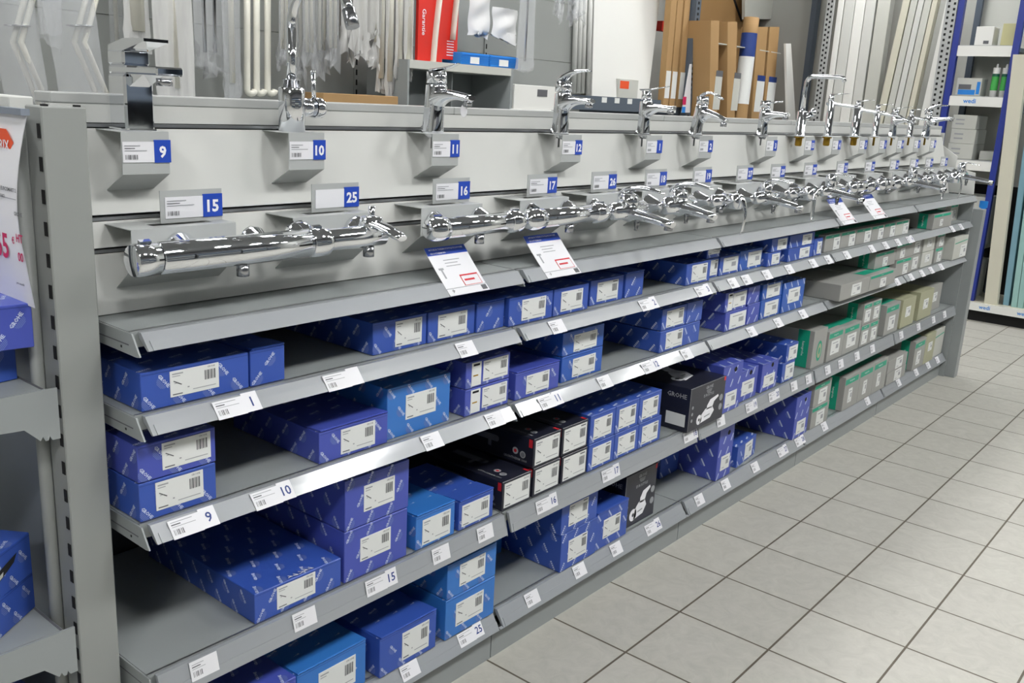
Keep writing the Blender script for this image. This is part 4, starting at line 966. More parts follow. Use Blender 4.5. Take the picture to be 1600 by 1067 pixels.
q = MB(); q.add([(0.06, -0.0012, 0.03), (0.20, -0.0012, 0.060), (0.19, -0.0012, 0.046), (0.12, -0.0012, 0.020), (0.06, -0.0012, 0.012)], [(0, 1, 2, 3, 4)], rubber)
q.add([(0.10, -0.0018, 0.028), (0.16, -0.0018, 0.044), (0.158, -0.0018, 0.036), (0.105, -0.0018, 0.020)], [(0, 1, 2, 3)], hwhite); q.build('torn_opening', c_)
eccarton(-0.115, 0.16, 0.131, 0.26, 0.22, 0.28, 0.1, blue2, 'large royal blue carton at the bottom of the end cap')
# price poster
t = MB(); U = Vector((0, -1, 0)); n = 12; v = []
def PX(yy, z): return -0.104-0.012*math.sin(min(1, max(0, (1.414-z)/0.30))*PI)*(1 if yy < .2 else .6)
def PE(z): s_ = (1.414-z)/0.295; return 0.030+0.030*math.sin(min(1, s_*1.3)*PI*0.75)
for i in range(n+1):
    z = 1.414-0.295*i/n
    for j in range(5):
        yy = PE(z)+(0.55-PE(z))*j/4; v.append((PX(yy, z), yy, z))
f_ = [(i*5+j, i*5+j+1, (i+1)*5+j+1, (i+1)*5+j) for i in range(n) for j in range(4)]
t.add(v, f_, paper, True); t.add([(a+0.0008, b, c) for a, b, c in v], [q[::-1] for q in f_], paper, True)
def ptxt(s_, px, py_, h, M, mw=None, bold=.02):
    P = at_x(px, py_, -0.104); P = at_x(px, py_, PX(P.y, P.z)-0.0014)
    t.text(s_, tuple(P), (0, -1, 0), (0, 0, 1), h, M, 3, bold, maxw=mw)
P = at_x(21, 223, -0.104); P = at_x(21, 223, PX(P.y, P.z)-0.0010)
t.add([(P.x, P.y, P.z), (P.x, P.y+.022, P.z+.019), (P.x, P.y+.22, P.z+.019), (P.x, P.y+.22, P.z-.019), (P.x, P.y+.022, P.z-.019)], [(0, 4, 3, 2, 1)], orange)
ptxt('PRIX', 4, 226, .016, whitep)
ptxt('GROHE EUROSMART 2', 6, 294, .0060, ink, .09); ptxt('MITIGEUR LAVABO', -6, 303, .0055, ink, .06); ptxt('GROHE', 28, 335, .0060, ink)
ptxt('55', 3, 382, .040, magenta, .045); ptxt('€', 20, 375, .011, magenta); ptxt('HT', 30, 373, .013, magenta); ptxt('00', 32, 402, .014, magenta)
ptxt('prix conseillé', 32, 444, .0050, ink)
P = at_x(25, 309, -0.104)
t.add([(PX(.1, P.z)-.001, .5, P.z+.001), (PX(.1, P.z)-.001, PE(P.z), P.z+.001), (PX(.1, P.z)-.001, PE(P.z), P.z), (PX(.1, P.z)-.001, .5, P.z)], [(0, 1, 2, 3)], inkl)
o = t.build('price_poster'); tag(o, 'curling white price poster with orange tag and magenta price at the left edge', 'poster')
tag(MB().box(-0.112, -0.099, 0.03, 0.60, 1.4145, 1.424, bluegrey).build('poster_rail'), 'thin grey rail holding the price poster by its top edge', 'rail')

# ------------------------------------------------------------------ wall of hanging goods behind the gondola
YW = 2.42
for i, x in enumerate([-0.4, 0.6, 1.6, 2.6, 3.6]):
    t = empty('panel_wall_bay', (x, YW, 0), 'grey steel panel wall bay with slotted upright, %s from the left behind the taps' % ORD[i], 'panel wall', 'panel wall bays behind the taps')
    for k in range(7): 
        z0 = 0.28+k*0.36-0.0; MB().box(0.014, 0.986, 0.0, 0.012, z0+0.0015, z0+0.3585, bluegrey if 0 else greyd).build('back_panel', t)
    p = MB(); p.box(-0.013, 0.013, -0.008, 0.03, 0, 2.9, greyd)
    for k in range(20): p.box(-0.005, 0.005, -0.009, -0.0078, 1.2+k*0.05, 1.2+k*0.05+0.028, black)
    p.build('upright', t)
sh = MB(); sh.bbox(1.2, 4.55, 2.02, 2.40, 1.355, 1.385, grey, .002); tag(sh.build('wall_shelf'), 'long grey shelf on the panel wall mostly hidden behind the gondola top', 'shelf')

def rod(px0, py0, px1, py1, y, r, M, name, label, group=None, elbow=0, cat='pipe'):
    a, b = at_y(px0, py0, y), at_y(px1, py1, y); t = MB(); pts = [a, (a+b)/2, b]
    if elbow:
        for k in range(1, 7): an = PI*k/6; pts.append(b+Vector(((1-math.cos(an))*elbow, 0, -math.sin(an)*abs(elbow)*.8)))
        t.tube(pts, r, M, 12)
    else: t.tube(pts, r, M, 12)
    o = t.build(name); tag(o, label, cat, group); return o
def bag(px0, px1, pyb, y, label, M=film, top=2.45, skew=0, inner=1, group='bagged pipes hanging on the panel wall', crumple=0.02, innerM=None, ir=0.012, depth=0.03, pyt=None, name='plastic_bag'):
    P0, P1 = at_y(px0, pyb, y), at_y(px1, pyb, y); zb = (P0.z+P1.z)/2
    if pyt is not None: top = at_y(px0, pyt, y).z
    w = (P1.x-P0.x); R = random.Random(int(px0*7+pyb)); nx, nz = 8, 16; B = MB(); grid = {}
    t = empty(name, ((P0.x+P1.x)/2, y, top), label, 'plastic bag', group)
    ph = [R.uniform(0, 6) for _ in range(6)]
    v = []
    for side in (0, 1):
        for j in range(nz+1):
            s_ = j/nz; z = (zb-top)*s_
            for i in range(nx+1):
                u_ = i/nx; ww = w*(1+0.06*math.sin(ph[0]+7*s_)) 
                x = -ww/2+ww*u_+skew*(s_-1)
                bul = math.sin(PI*u_)**0.6
                dy = depth*0.5*bul*(0.7+0.3*math.sin(ph[1]+9*s_+4*u_))+0.006*math.sin(ph[2]+23*u_+5*s_)*bul
                if s_ > 0.93: x += R.uniform(-1, 1)*crumple*.5; z += R.uniform(-1, 1)*crumple*.7
                v.append((x, (-dy if side == 0 else dy), z))
    n_ = (nx+1)*(nz+1); F = []
    for side in (0, 1):
        for j in range(nz):
            for i in range(nx):
                a = side*n_+j*(nx+1)+i; q = (a, a+1, a+nx+2, a+nx+1); F.append(q if side == 0 else q[::-1])
    B.add(v, F, M, True); B.build('film', t)
    for k in range(inner):
        xx = (-0.5+(k+0.5)/inner)*w*0.7; I = MB()
        I.tube([(xx, 0, 0), (xx+skew*-0.5, 0, (zb-top)*0.5), (xx, 0, (zb-top)*0.93)], ir, innerM or pvc, 10); I.build('pipe', t)
    return t
# bent flush pipes with flanges in clear bags, far left
def bent(px, y, lab, dx=0.0):
    t = MB(); a, b, c = at_y(px+34, -60, y), at_y(px, 66, y), at_y(px+42, 165, y)
    t.tube([a, (a+b)/2, b*0.93+a*0.07, b, b*0.93+c*0.07, c], [.010]*6, pvc, 12)
    e = at_y(px+1, 42, y); t.lathe([(0.010, 0), (0.030, 0.002), (0.030, 0.006), (0.010, 0.006)], chrome_b, tuple(e), 'z', 20)
    tag(t.build('flush_pipe'), lab, 'pipe', 'bent flush pipes')
bent(20, 2.16, 'bent white flush pipe with metal flange, leftmost on the panel wall'); bent(33, 2.14, 'bent white flush pipe with metal flange, second from the left')
bent(116, 2.16, 'bent white flush pipe with flange, third from the left behind a clear bag'); bent(132, 2.14, 'bent white flush pipe with flange, fourth from the left')
bag(8, 82, 172, 2.10, 'wide clear bag around the first two bent pipes at the far left', skew=.10, inner=0, depth=.10)
bag(60, 96, 60, 2.08, 'small folded clear bag with bright creases at the far left', skew=-.05, inner=0, depth=.05)
bag(96, 172, 172, 2.10, 'wide clear bag around the second pair of bent pipes', skew=.12, inner=0, depth=.10)
bag(176, 196, 120, 2.27, 'narrow clear bag left of the square tap', inner=1, ir=.008)
bag(197, 234, 74, 2.12, 'white pipe in clear film directly above the square tap', inner=1, ir=.030, M=filmw)
bag(248, 306, 168, 2.10, 'wide milky bag hanging right of the square tap', M=filmw, inner=1, ir=.014, skew=.02)
bag(306, 352, 108, 2.14, 'clear bag with crumpled bottom showing a chrome rod', inner=2, innerM=chrome_b, ir=.008, crumple=.05)
bag(350, 378, 158, 2.12, 'slim blue-grey clear bag with tied end', inner=1, ir=.012)
for k, (px, lab) in enumerate(((386, 'cream pipe with rounded foot, first of three left of the tall tap'), (401, 'cream pipe with rounded foot, second of three left of the tall tap'), (418, 'cream pipe with ball end, third of three left of the tall tap'))):
    rod(px, -60, px, 140, 2.14, .014, pvc, 'drain_pipe', lab, 'cream drain pipes', 0.02)
for k, (a, b, c) in enumerate(((436, 452, 100), (455, 476, 112), (474, 494, 104), (492, 512, 100), (510, 530, 96), (534, 550, 78), (550, 572, 82), (572, 592, 84))):
    bag(a, b, c, 2.08+.03*(k % 2), 'clear bag of thin pipes with crumpled foot, %s of the bunch around the tall tap' % ORD[k], inner=2, ir=.008, crumple=.05, skew=.015*((k % 3)-1), M=filmw if k > 4 else film)
for k, (a, b, c) in enumerate(((588, 600, 145), (601, 614, 150), (616, 628, 126), (630, 644, 118))):
    bag(a, b, c, 2.16-.02*k, 'long white pipe in milky film, %s of four left of the red packages' % ORD[k], inner=1, ir=.018, M=filmw)
def redpack(px0, px1, pyb, y, text, lab):
    a, b = at_y(px0, pyb, y), at_y(px1, pyb, y); w = b.x-a.x; H = 2.35-a.z
    t = empty('hose_package', (a.x, y, a.z), lab, 'package', 'red hose packages')
    p = MB(); p.bbox(0, w, 0, 0.02, 0, H, redp if 0 else mat('red_card', (214, 40, 28), .4), .001)
    if text: p.text(text, (w*.22, -.0015, H*.30), (0, 0, -1), (1, 0, 0), .026, whitep, 2, .01, maxw=.22)
    else:
        for k in range(6): p.add([(w*.3, -.001, .02+k*.014), (w*.75, -.001, .02+k*.014), (w*.75, -.001, .024+k*.014), (w*.3, -.001, .024+k*.014)], [(0, 1, 2, 3)], whitep)
    p.build('card', t)
    q = MB(); q.tube(hull_arc((w*.55, -.012, 0.0 if text else .10), (w*.62, -.014, H*.35), (w*.95, -.012, H*.72), 8), [.020]*9, pvc, 12, flat=.5); q.build('hose', t)
redpack(652, 690, 107, 2.10, 'Garantie', 'red package lettered Garantie holding a white hose'); redpack(690, 714, 92, 2.14, '', 'red package with small white print right of the Garantie one')
for k, (a, b, c, pt) in enumerate(((731, 764, 53, -10), (768, 806, 58, 10))):
    bag(a, b, c, 2.20, 'white folded bag pinned on the panel wall, %s above the blue trays' % ('left one' if k == 0 else 'right one'), M=mat('white_pouch', (226, 226, 226), .35, bump=.6, scale=14), inner=0, pyt=pt, depth=.05, group='white pouches')
bag(806, 832, 112, 2.06, 'long empty clear tube bag with chrome fitting at its foot', inner=1, ir=.006, innerM=chrome_b)
for k, (a, b, c) in enumerate(((866, 880, 22), (886, 898, 24), (896, 914, 30))):
    bag(a, b, c, 2.12, 'short clear bag tip hanging at the top centre, %s of three' % ORD[k], inner=0, crumple=.04)
# grey display cabinet with open front, blue trays on it, cartons beside it
a, b = at_y(636, 160, 2.04), at_y(800, 160, 2.04); zt = at_y(720, 100, 2.04).z
t = empty('open_cabinet', (a.x, 2.04, 1.386), 'light grey open-front cabinet behind the chunky tap on bracket 11', 'cabinet'); w = b.x-a.x; H = zt-1.386
for nm, q in (('side_panel', (0, .012, 0, .30, 0, H)), ('side_panel', (w-.02, w, 0, .30, 0, H)), ('top_panel', (.012, w-.02, 0, .30, H-.04, H)), ('back_panel', (.012, w-.02, .29, .30, 0, H-.04)), ('divider', (w*.52, w*.53, .10, .29, 0, H-.04))):
    MB().box(*q, hwhite if nm in ('top_panel',) else grey).build(nm, t)
for k, (p0, p1, lab) in enumerate(((712, 756, 'left'), (757, 802, 'right'))):
    a, b = at_y(p0, 93, 2.12), at_y(p1, 93, 2.12); w = b.x-a.x-.004
    t = MB(); t.bbox(0, w, 0, .14, 0, .062, bluet, .002)
    for j in range(5): t.box(0.002, w-.002, -.004, 0, .006+j*.011, .011+j*.011, bluet)
    o = t.build('corrugated_tray', None, (a.x, 2.08, zt+.001)); tag(o, 'bright blue corrugated tray on the grey cabinet, the %s one' % lab, 'tray', 'blue corrugated trays')
    MB().box(w*.3, w*.62, -.006, -.004, .008, .042, stick).build('product_sticker', o)
def plainbox(px0, px1, pyt, pyb, y, d, M, name, label, cat='carton', group=None, extra=None, z0=None, z1=None):
    a, b = at_y(px0, pyb, y), at_y(px1, pyb, y); z0 = a.z if z0 is None else z0; z1 = at_y((px0+px1)/2, pyt, y).z if z1 is None else z1
    t = MB(); t.bbox(0, b.x-a.x, 0, d, 0, z1-z0, M, .002)
    o = t.build(name, None, (a.x, y, z0)); tag(o, label, cat, group)
    if extra: extra(o, b.x-a.x, z1-z0)
    return o
def lab_(M=stick, u=(.3, .7), v=(.3, .6), Mh=None):
    def f(o, w, h):
        q = MB(); q.box(w*u[0], w*u[1], -.0015, 0, h*v[0], h*v[1], M)
        if Mh: q.box(w*u[0], w*u[1], -.002, -.0015, h*(v[1]-(v[1]-v[0])*.28), h*v[1], Mh)
        q.build('product_label', o)
    return f
plainbox(505, 622, 148, 166, 2.04, .2, kraft, 'cardboard_carton', 'long low kraft carton lying behind the gondola between brackets 10 and 11', z0=1.3861)
plainbox(803, 880, 134, 160, 2.04, .2, whiteg, 'white_carton', 'white carton with small grey window, behind the tap on bracket 12', extra=lab_(ink, (.45, .65), (.55, .85)), z0=1.42)
plainbox(800, 862, 158, 168, 2.03, .22, whiteg, 'white_carton', 'flat white carton under the one with the grey window', extra=lab_(ink, (.2, .5), (.3, .8)), z0=1.3861, z1=1.4195)

# rack with trays and cardboard along the back wall
YR = 2.45
rk = empty('slate_rack', (0, 0, 0), 'slate grey steel rack with tall uprights along the back wall', 'rack')
def up(px, y, M, parent=None, w=.05, z1=3.2, nm='upright', holes=False):
    a = at_y(px, 100, y); t = MB(); t.box(a.x-w/2, a.x+w/2, y, y+.05, 0, z1, M)
    if holes:
        for k in range(50): t.box(a.x-w*.16, a.x+w*.16, y-.001, y, 1.0+k*.04, 1.0+k*.04+.02, black)
    return t.build(nm, parent)
up(1083, YR-.1, rackd, rk, .075, holes=True); up(1268, YR-.3, rackd, rk, .085, holes=False)
a, b = at_y(880, 150, YR), at_y(1082, 165, YR)
MB().box(a.x, b.x-.04, YR-.02, YR+.4, 1.44, 1.475, rackd).build('shelf_plate', rk); MB().box(a.x, b.x-.04, YR-.04, YR-.021, 1.475-.05, 1.52, rackd).build('label_rail', rk)
MB().box(b.x+.04, b.x+1.9, YR-.42, YR+.4, 1.20, 1.24, rackd).build('shelf_plate', rk)
MB().box(a.x, b.x+1.9, YR+.42, YR+.44, 0, 1.5, rackd).build('back_sheet', rk)
q = MB(); a_, b_ = at_y(1092, 38, YR+.1), at_y(1115, 90, YR+.1); q.tube([at_y(1092, 45, YR+.3), at_y(1140, 45, YR+.3)], .015, rackd, 8); q.tube([at_y(1093, 45, YR+.3), at_y(1120, 110, YR+.3)], .012, black, 8)
q.tube([at_y(1140, -20, YR+.3), at_y(1158, 32, YR+.3)], .012, black, 8); q.build('brace', rk)
for k, (px, z) in enumerate(((945, 1.5), (965, 1.5), (985, 1.5))):
    P = at_y(px, 152, YR-.045); tag(MB().box(-.03, .03, -.003, 0, -.018, .018, stick).build('shelf_label', None, (P.x, YR-.041, 1.497)), 'small white label on the slate rack rail, %s of three' % ORD[k], 'label', 'labels on the slate rack rail')
def slabq(px0t, px1t, pyt, px0b, px1b, pyb, y, th, M, name, label, cat, group=None, zf=None, lean=0.0):
    A, B = at_y(px0b, pyb, y), at_y(px1b, pyb, y); C_, D = at_y(px0t, pyt, y+lean), at_y(px1t, pyt, y+lean)
    if zf is not None:
        A = A+(A-C_)*((A.z-zf)/(C_.z-A.z)); B = B+(B-D)*((B.z-zf)/(D.z-B.z))
    t = MB(); v = []
    for dy in (0, th):
        v += [(A.x, A.y+dy, A.z), (B.x, B.y+dy, B.z), (D.x, D.y+dy, D.z), (C_.x, C_.y+dy, C_.z)]
    t.add(v, [(0, 1, 2, 3), (4, 7, 6, 5), (0, 4, 5, 1), (1, 5, 6, 2), (2, 6, 7, 3), (3, 7, 4, 0)], M); t.fix = True
    org = Vector((A.x, A.y, min(A.z, B.z))); t.v = [tuple(Vector(p)-org) for p in t.v]
    o = t.build(name, None, org); tag(o, label, cat, group); return o, A, B
o, A, B = slabq(930, 1038, -60, 925, 1014, 141, YR+.02, .05, whiteg, 'shower_tray', 'large glossy white shower tray standing upright in the rack centre', 'shower tray', lean=.12, zf=1.476)
q = MB(); wd = B.x-A.x; q.box(-.0, wd*1.05, .10, .106, .76, .86, hwhite); q.build('tray_rim', o)
for k, (a, b) in enumerate(((893, 899), (900, 906), (907, 912), (914, 922))):
    A = at_y((a+b)/2, 146, YR-.05); B = at_y((a+b)/2+6, -60, YR-.05); t = MB(); t.tube([A, B], .017, panelw, 10); tag(t.build('profile_rod'), 'thin pale grey profile standing left of the shower tray, %s of four' % ORD[k], 'profile', 'pale profiles left of the shower tray')
plainbox(953, 995, 138, 147, YR, .10, hwhite, 'white_carton', 'small white carton on the slate rack shelf', z0=1.476, z1=1.515)
plainbox(967, 997, 124, 137, YR, .10, hwhite, 'white_carton', 'small white carton with orange print, upper of two on the slate rack', extra=lab_(orange, (.05, .5), (.5, .9)), z0=1.516)
for k, (pt, pb) in enumerate(((1056, 1037), (1066, 1047), (1077, 1059))):
    o, A, B = slabq(pt-2, pt+7, -60, pb, pb+8, 152, YR-.06, .05, kraft, 'flat_carton', 'thin tall kraft carton leaning beside the dark upright, %s of three' % ORD[k], 'carton', 'thin tall kraft cartons', zf=1.476)
    q = MB(); q.box(0.006, B.x-A.x-.004, -.003, 0, .06, .26, stick); q.build('product_label', o)
o, A, B = slabq(1078, 1081, 100, 1065, 1078, 176, YR-.12, .004, paper, 'swatch_card', 'narrow pink and blue card standing against the dark upright', 'card')
q = MB(); q.box(0, .05, -.002, 0, .06, .12, magenta); q.box(0, .05, -.002, 0, .0, .045, bluet); q.build('printed_band', o)
tag(MB().box(0, .22, 0, .06, 0, .075, mat('red_card', (214, 40, 28))).build('red_beam', None, tuple(at_y(1034, 48, YR+.25))), 'short red beam visible right of the shower tray', 'beam')
slabq(1085, 1200, -60, 1085, 1165, 185, YR+.30, .03, kraftd, 'cardboard_sheet', 'big brown cardboard sheet at the back of the rack', 'cardboard sheet', zf=1.241)
slabq(1164, 1262, -60, 1164, 1257, 30, YR+.20, .03, hwhite, 'white_board', 'large white board above the row of kraft cartons', 'board')
KB = [(1111, 1124, 32, 1108, 1120, .06, 'first', hwhite, ink), (1137, 1152, 34, 1136, 1148, .06, 'second', hwhite, ink), (1184, 1200, 42, 1174, 1188, .06, 'third', stick, navy), (1203, 1218, 42, 1192, 1206, .10, 'fourth', stick, navy)]
for k, (t0, t1, ty, b0, b1, y_, od, M1, M2) in enumerate(KB):
    o, A, B = slabq(t0, t1, ty, b0, b1, 182, YR-.25, .26 if k != 2 else .12, kraft, 'tall_kraft_carton', 'tall narrow kraft carton with white side label, %s in the row behind bracket 3' % od, 'carton', 'tall kraft cartons', zf=1.241)
    w = B.x-A.x; q = MB(); zo = .20; q.box(w*.08, w*.95, -.002, 0, zo+.03, zo+.28, M1); q.box(w*.08, w*.95, -.0025, -.002, zo+.28, zo+.325, M2); q.build('product_label', o)
    q = MB(); q.box(-.001, w+.016, -.001, .12, .72, .727, hwhite); q.build('strap', o)
a = at_y(1166, 182, YR-.30); b = at_y(1182, 52, YR-.30); t = MB(); t.tube([a+Vector((0, .06, 0))+(a-b)*((a.z-1.245)/(b.z-a.z)), a+Vector((0, .06, 0)), b+Vector((0, .06, 0)), b+Vector((.005, .06, .12))], .062, kraft, 18)
o = t.build('kraft_roll'); tag(o, 'thick kraft tube with big navy and white label in the middle of the cartons', 'roll')
t = MB(); d_ = (b-a); t.tube([a+Vector((0, .06, 0))+d_*.15, a+Vector((0, .06, 0))+d_*.72], .0635, stick, 18, False); t.tube([a+Vector((0, .06, 0))+d_*.72, a+Vector((0, .06, 0))+d_*1.0], .0635, navy, 18, False); t.build('product_label', o)
slabq(1228, 1236, 68, 1231, 1243, 182, YR-.36, .02, whiteg, 'white_profile', 'thin curved white plastic profile in front of the last kraft carton', 'profile', zf=1.241)
tag(MB().box(0, .10, 0, .12, 0, .05, whiteg).build('white_carton', None, tuple(at_y(1045, 176, YR-.2))), 'low white packet just above the gondola top behind bracket 2', 'packet')

# ------------------------------------------------------------------ racks along the right wall (plane x = 7.1)
XR = 7.1
def slabx(py0t, t0, t1, py0b, b0, b1, x, th, M, name, label, cat, group=None, floor=False):
    A, B = at_x(b0, py0b, x), at_x(b1, py0b, x); C_, D = at_x(t0, py0t, x), at_x(t1, py0t, x)
    t = MB(); v = []
    if floor:
        k = A.z/(C_.z-A.z); A = A+(A-C_)*k; k = B.z/(D.z-B.z); B = B+(B-D)*k; A.z = B.z = 0
    for dx in (0, th): v += [(A.x+dx, A.y, A.z), (B.x+dx, B.y, B.z), (D.x+dx, D.y, D.z), (C_.x+dx, C_.y, C_.z)]
    t.add(v, [(0, 1, 2, 3), (4, 7, 6, 5), (0, 4, 5, 1), (1, 5, 6, 2), (2, 6, 7, 3), (3, 7, 4, 0)], M); t.fix = True
    org = Vector((A.x, (A.y+B.y)/2, A.z)); t.v = [tuple(Vector(p)-org) for p in t.v]
    o = t.build(name, None, org); tag(o, label, cat, group); return o
wr = empty('galvanised_rack', (0, 0, 0), 'galvanised perforated rack holding white panels along the right wall', 'rack')
for px in (1287,):
    a = at_x(px, 100, XR); t = MB(); t.box(XR-.02, XR, a.y-.03, a.y+.03, 0, 3.2, rackw)
    for k in range(60): t.box(XR-.0212, XR-.0198, a.y-.020, a.y-.006, .8+k*.04, .8+k*.04+.018, black); t.box(XR-.0212, XR-.0198, a.y+.006, a.y+.020, .82+k*.04, .82+k*.04+.018, black)
    t.build('upright', wr)
a = at_x(1490, 60, XR-.02); t = MB(); a.y = .80; t.box(XR-.06, XR-.03, a.y-.01, a.y+.07, 0, 3.2, rackw)
for k in range(60): t.box(XR-.0612, XR-.0598, a.y+.000, a.y+.016, .8+k*.04, .8+k*.04+.018, black); t.box(XR-.0612, XR-.0598, a.y+.040, a.y+.056, .82+k*.04, .82+k*.04+.018, black)
t.build('upright', wr)
def slabv(p0, p1, x, th, M, name, label, cat, group=None, floor=True):
    a, b = at_x(p0, 80, x), at_x(p1, 80, x); t = MB(); t.bbox(0, th, b.y-a.y, 0, 0, 3.1, M, .003)
    o = t.build(name, None, (x, a.y, 0)); tag(o, label, cat, group); return o
WP = [(1302, 1312, 1296, 1306, whiteg), (1313, 1330, 1306, 1322, panelw), (1330, 1346, 1322, 1338, whiteg), (1346, 1362, 1338, 1354, panelw), (1364, 1386, 1356, 1376, hwhite)]
for k, (t0, t1, b0, b1, M) in enumerate(WP):
    slabv((t0+b0)/2+.5, (t1+b1)/2-.5, XR+.12, .1, M, 'bathroom_panel', 'white bathroom wall panel standing upright, %s of five left of the leaning ones' % ORD[k], 'panel', 'upright white panels', floor=True)
LP = [(b+54, c+54, b, c) for b, c in ((1366, 1377), (1379, 1389), (1390.5, 1399), (1400.5, 1411), (1412.5, 1420), (1434, 1448))]
for k, (t0, t1, b0, b1) in enumerate(LP):
    slabx(-40, t0, t1, 200, b0, b1, XR-.02, .08, (cream, hwhite, panelw, hwhite, cream, whiteg)[k], 'leaning_panel', 'long off-white shower panel leaning to the left, %s of six near the corner' % ORD[k], 'panel', 'leaning off-white panels', floor=True)
# blue rack in the corner
br = empty('blue_rack', (0, 0, 0), 'blue-posted shop rack at the far right with white shelf rails', 'rack')
YA, YC = 0.765, 0.345
for y in (YA, YC):
    MB().box(XR-.05, XR, y-.022, y+.022, 0, 3.1, rackb).build('post', br)
    MB().box(XR+.42, XR+.46, y-.022, y+.022, 0, 3.1, rackd).build('rear_post', br)
MB().box(XR-.03, XR+.46, YC+.023, YA-.023, 2.005, 2.035, rackw).build('shelf_plate', br); MB().box(XR-.045, XR-.031, YC+.023, YA-.023, 1.955, 2.03, whiteg).build('shelf_rail', br)
for z in (1.67, 1.20, .55):
    MB().box(XR-.03, XR+.46, YC+.023, YA-.023, z-.03, z, rackw if z > 1 else cream).build('shelf_plate', br)
    MB().box(XR-.045, XR-.031, YC+.023, YA-.023, z-.075, z-.005, whiteg).build('shelf_rail', br)
MB().box(XR-.12, XR+.5, -1.6, .80, .11, .14, cream).build('base_shelf', br)
t = MB(); t.box(XR-.135, XR-.121, -1.6, .80, .085, .145, whiteg)
for yy, s_ in ((.62, 'wedi'), (.30, 'wedi'), (-.05, 'wedi')): pass
t.build('base_rail', br)
MB().box(XR-.09, XR-.08, -1.6, .78, 0, .105, black).build('kick_plate', br)
t = MB()
P = at_x(1515, 155, XR-.046); t.text('wedi', (XR-.0458, P.y, 1.633), (0, -1, 0), (0, 0, 1), .034, bluet, 2, .02)
for px, py_ in ((1535, 497), (1594, 511)):
    P = at_x(px, py_, XR-.136); t.text('wedi', (XR-.1358, P.y, .118), (0, -1, 0), (0, 0, 1), .030, bluet, 2, .02)
t.build('rail_lettering', br)
MB().box(XR+.47, XR+.48, YC-.0, YA, 1.0, 3.1, hwhite).build('back_sheet', br)
MB().box(XR+.47, XR+.48, -1.6, YA, 0, 1.0, black).build('lower_back_sheet', br)
def rbox(px0, px1, z0, z1, x, d, M, name, label, cat='carton', group=None, extra=None):
    a, b = at_x(px0, 200, x), at_x(px1, 200, x)
    pyv = 533.5
    # solve y at the object's own height
    def yy(px):
        lo = at_x(px, 0, x); hi = at_x(px, 600, x); zc = (z0+z1)/2; s_ = (zc-lo.z)/(hi.z-lo.z); return lo.y+(hi.y-lo.y)*s_
    y0, y1 = yy(px0), yy(px1)
    t = MB(); t.bbox(0, d, y1-y0, 0, 0, z1-z0, M, .003); o = t.build(name, None, (x, y0, z0)); tag(o, label, cat, group)
    if extra: extra(o, y0-y1, z1-z0)
    return o
def xl(parts):
    def f(o, w, h):
        q = MB()
        for (u0, u1, v0, v1, M) in parts: q.box(-.002, 0, -w*u1, -w*u0, h*v0, h*v1, M)
        q.build('product_label', o)
    return f
rbox(1524, 1552, 2.036, 2.17, XR, .16, whiteg, 'white_carton', 'white carton on the top shelf of the blue rack', extra=xl([(.5, .8, .08, .25, ink)]))
rbox(1565, 1586, 2.036, 2.19, XR, .12, mat('yellow_tub', (190, 186, 140), .3), 'plastic_tub', 'yellowish translucent tub on the top shelf of the blue rack', 'tub')
rbox(1494, 1533, 1.671, 1.80, XR, .16, hwhite, 'tool_carton', 'white carton with photo and blue label on the lettered shelf', extra=xl([(.1, .78, .06, .34, bluet), (.1, .6, .36, .64, ink), (.82, .95, .1, .8, bluet)]))
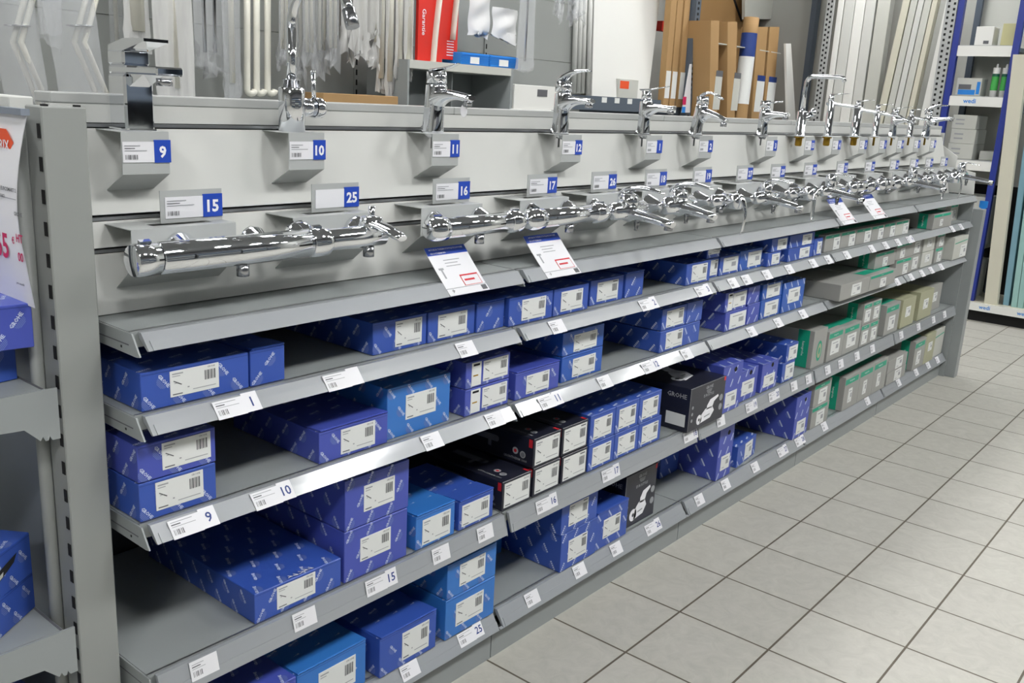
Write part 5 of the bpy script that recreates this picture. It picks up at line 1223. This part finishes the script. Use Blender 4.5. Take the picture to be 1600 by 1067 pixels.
for k, px in enumerate((1555, 1570)):
    P = at_x(px, 125, XR+.03); t = empty('sealant_cartridge', (XR+.03, P.y, 1.671), 'green and white sealant cartridge on the blue rack, the %s one' % ('left', 'right')[k], 'cartridge', 'sealant cartridges')
    MB().lathe([(.025, 0), (.025, .205), (.024, .208), (.008, .209), (.006, .235), (0, .236)], whiteg, n=20).build('tube', t)
    q = MB(); q.tube([(0, 0, .045), (0, 0, .145)], .0256, mat('leaf_green', (70, 170, 80), .4), 20, False); q.tube([(0, 0, .145), (0, 0, .165)], .0256, mat('deep_green', (20, 90, 70), .4), 20, False); q.build('label_wrap', t)
for k, (z0, z1, p0, p1) in enumerate(((1.201, 1.315, 1478, 1512), (1.316, 1.425, 1483, 1516), (1.426, 1.53, 1486, 1518))):
    rbox(p0+2, p1+8, z0, z1, XR+.02, .3, hwhite, 'pale_carton', 'pale carton stacked under the lettered shelf, %s from the bottom' % ORD[k], 'carton', 'stacked pale cartons', xl([(.15, .5, .6, .7, inkl), (.15, .5, .3, .4, inkl)]))
rbox(1530, 1556, 1.201, 1.27, XR+.1, .3, hwhite, 'pale_carton', 'low pale carton beside the stack under the lettered shelf')
rbox(1494, 1538, .551, .93, XR+.01, .35, hwhite, 'pale_carton', 'big pale carton on the lower shelf of the blue rack')
rbox(1498, 1524, .142, .44, XR+.02, .3, hwhite, 'pale_carton', 'pale carton on the base shelf behind the blue post')
slabx(85, 1583, 1606, 486, 1536, 1556, XR-.075, .06, cream, 'cream_slab', 'long cream slab leaning upright on the base of the blue rack', 'slab')
for k, (t0, t1, b0, b1, M, x) in enumerate(((1627, 1638, 1565, 1574, foam, XR+.0), (1641, 1650, 1578, 1587, foamg, XR-.03), (1651, 1660, 1588, 1597, foamg, XR-.03), (1661, 1671, 1598, 1607, foamg, XR-.03))):
    slabx(20, t0, t1, 490, b0, b1, x, .35, M, 'foam_board', 'pale blue foam building board standing on edge, %s from the cream slab' % ORD[k], 'foam board', 'foam building boards')
P = at_x(1508, 325, 5.2); t = MB(); t.prism([(-.022, .025), (.022, .025), (.022, -.012), (.008, -.020), (.006, -.036), (-.006, -.036), (-.008, -.02), (-.022, -.012)], 0, .006, 0, bluet)
tag(t.build('blue_hang_tag', None, (5.16, -.065, 1.02)), 'bright blue plastic tag hanging at the far end of the narrow top shelf', 'tag')
for _k, _v in LABELS.items():
    if len(_k.split()) > 16 or len(_k.split()) < 4: print('LABELLEN', len(_k.split()), _k)
    if len(_v) > 1: print('DUP', _k, _v)
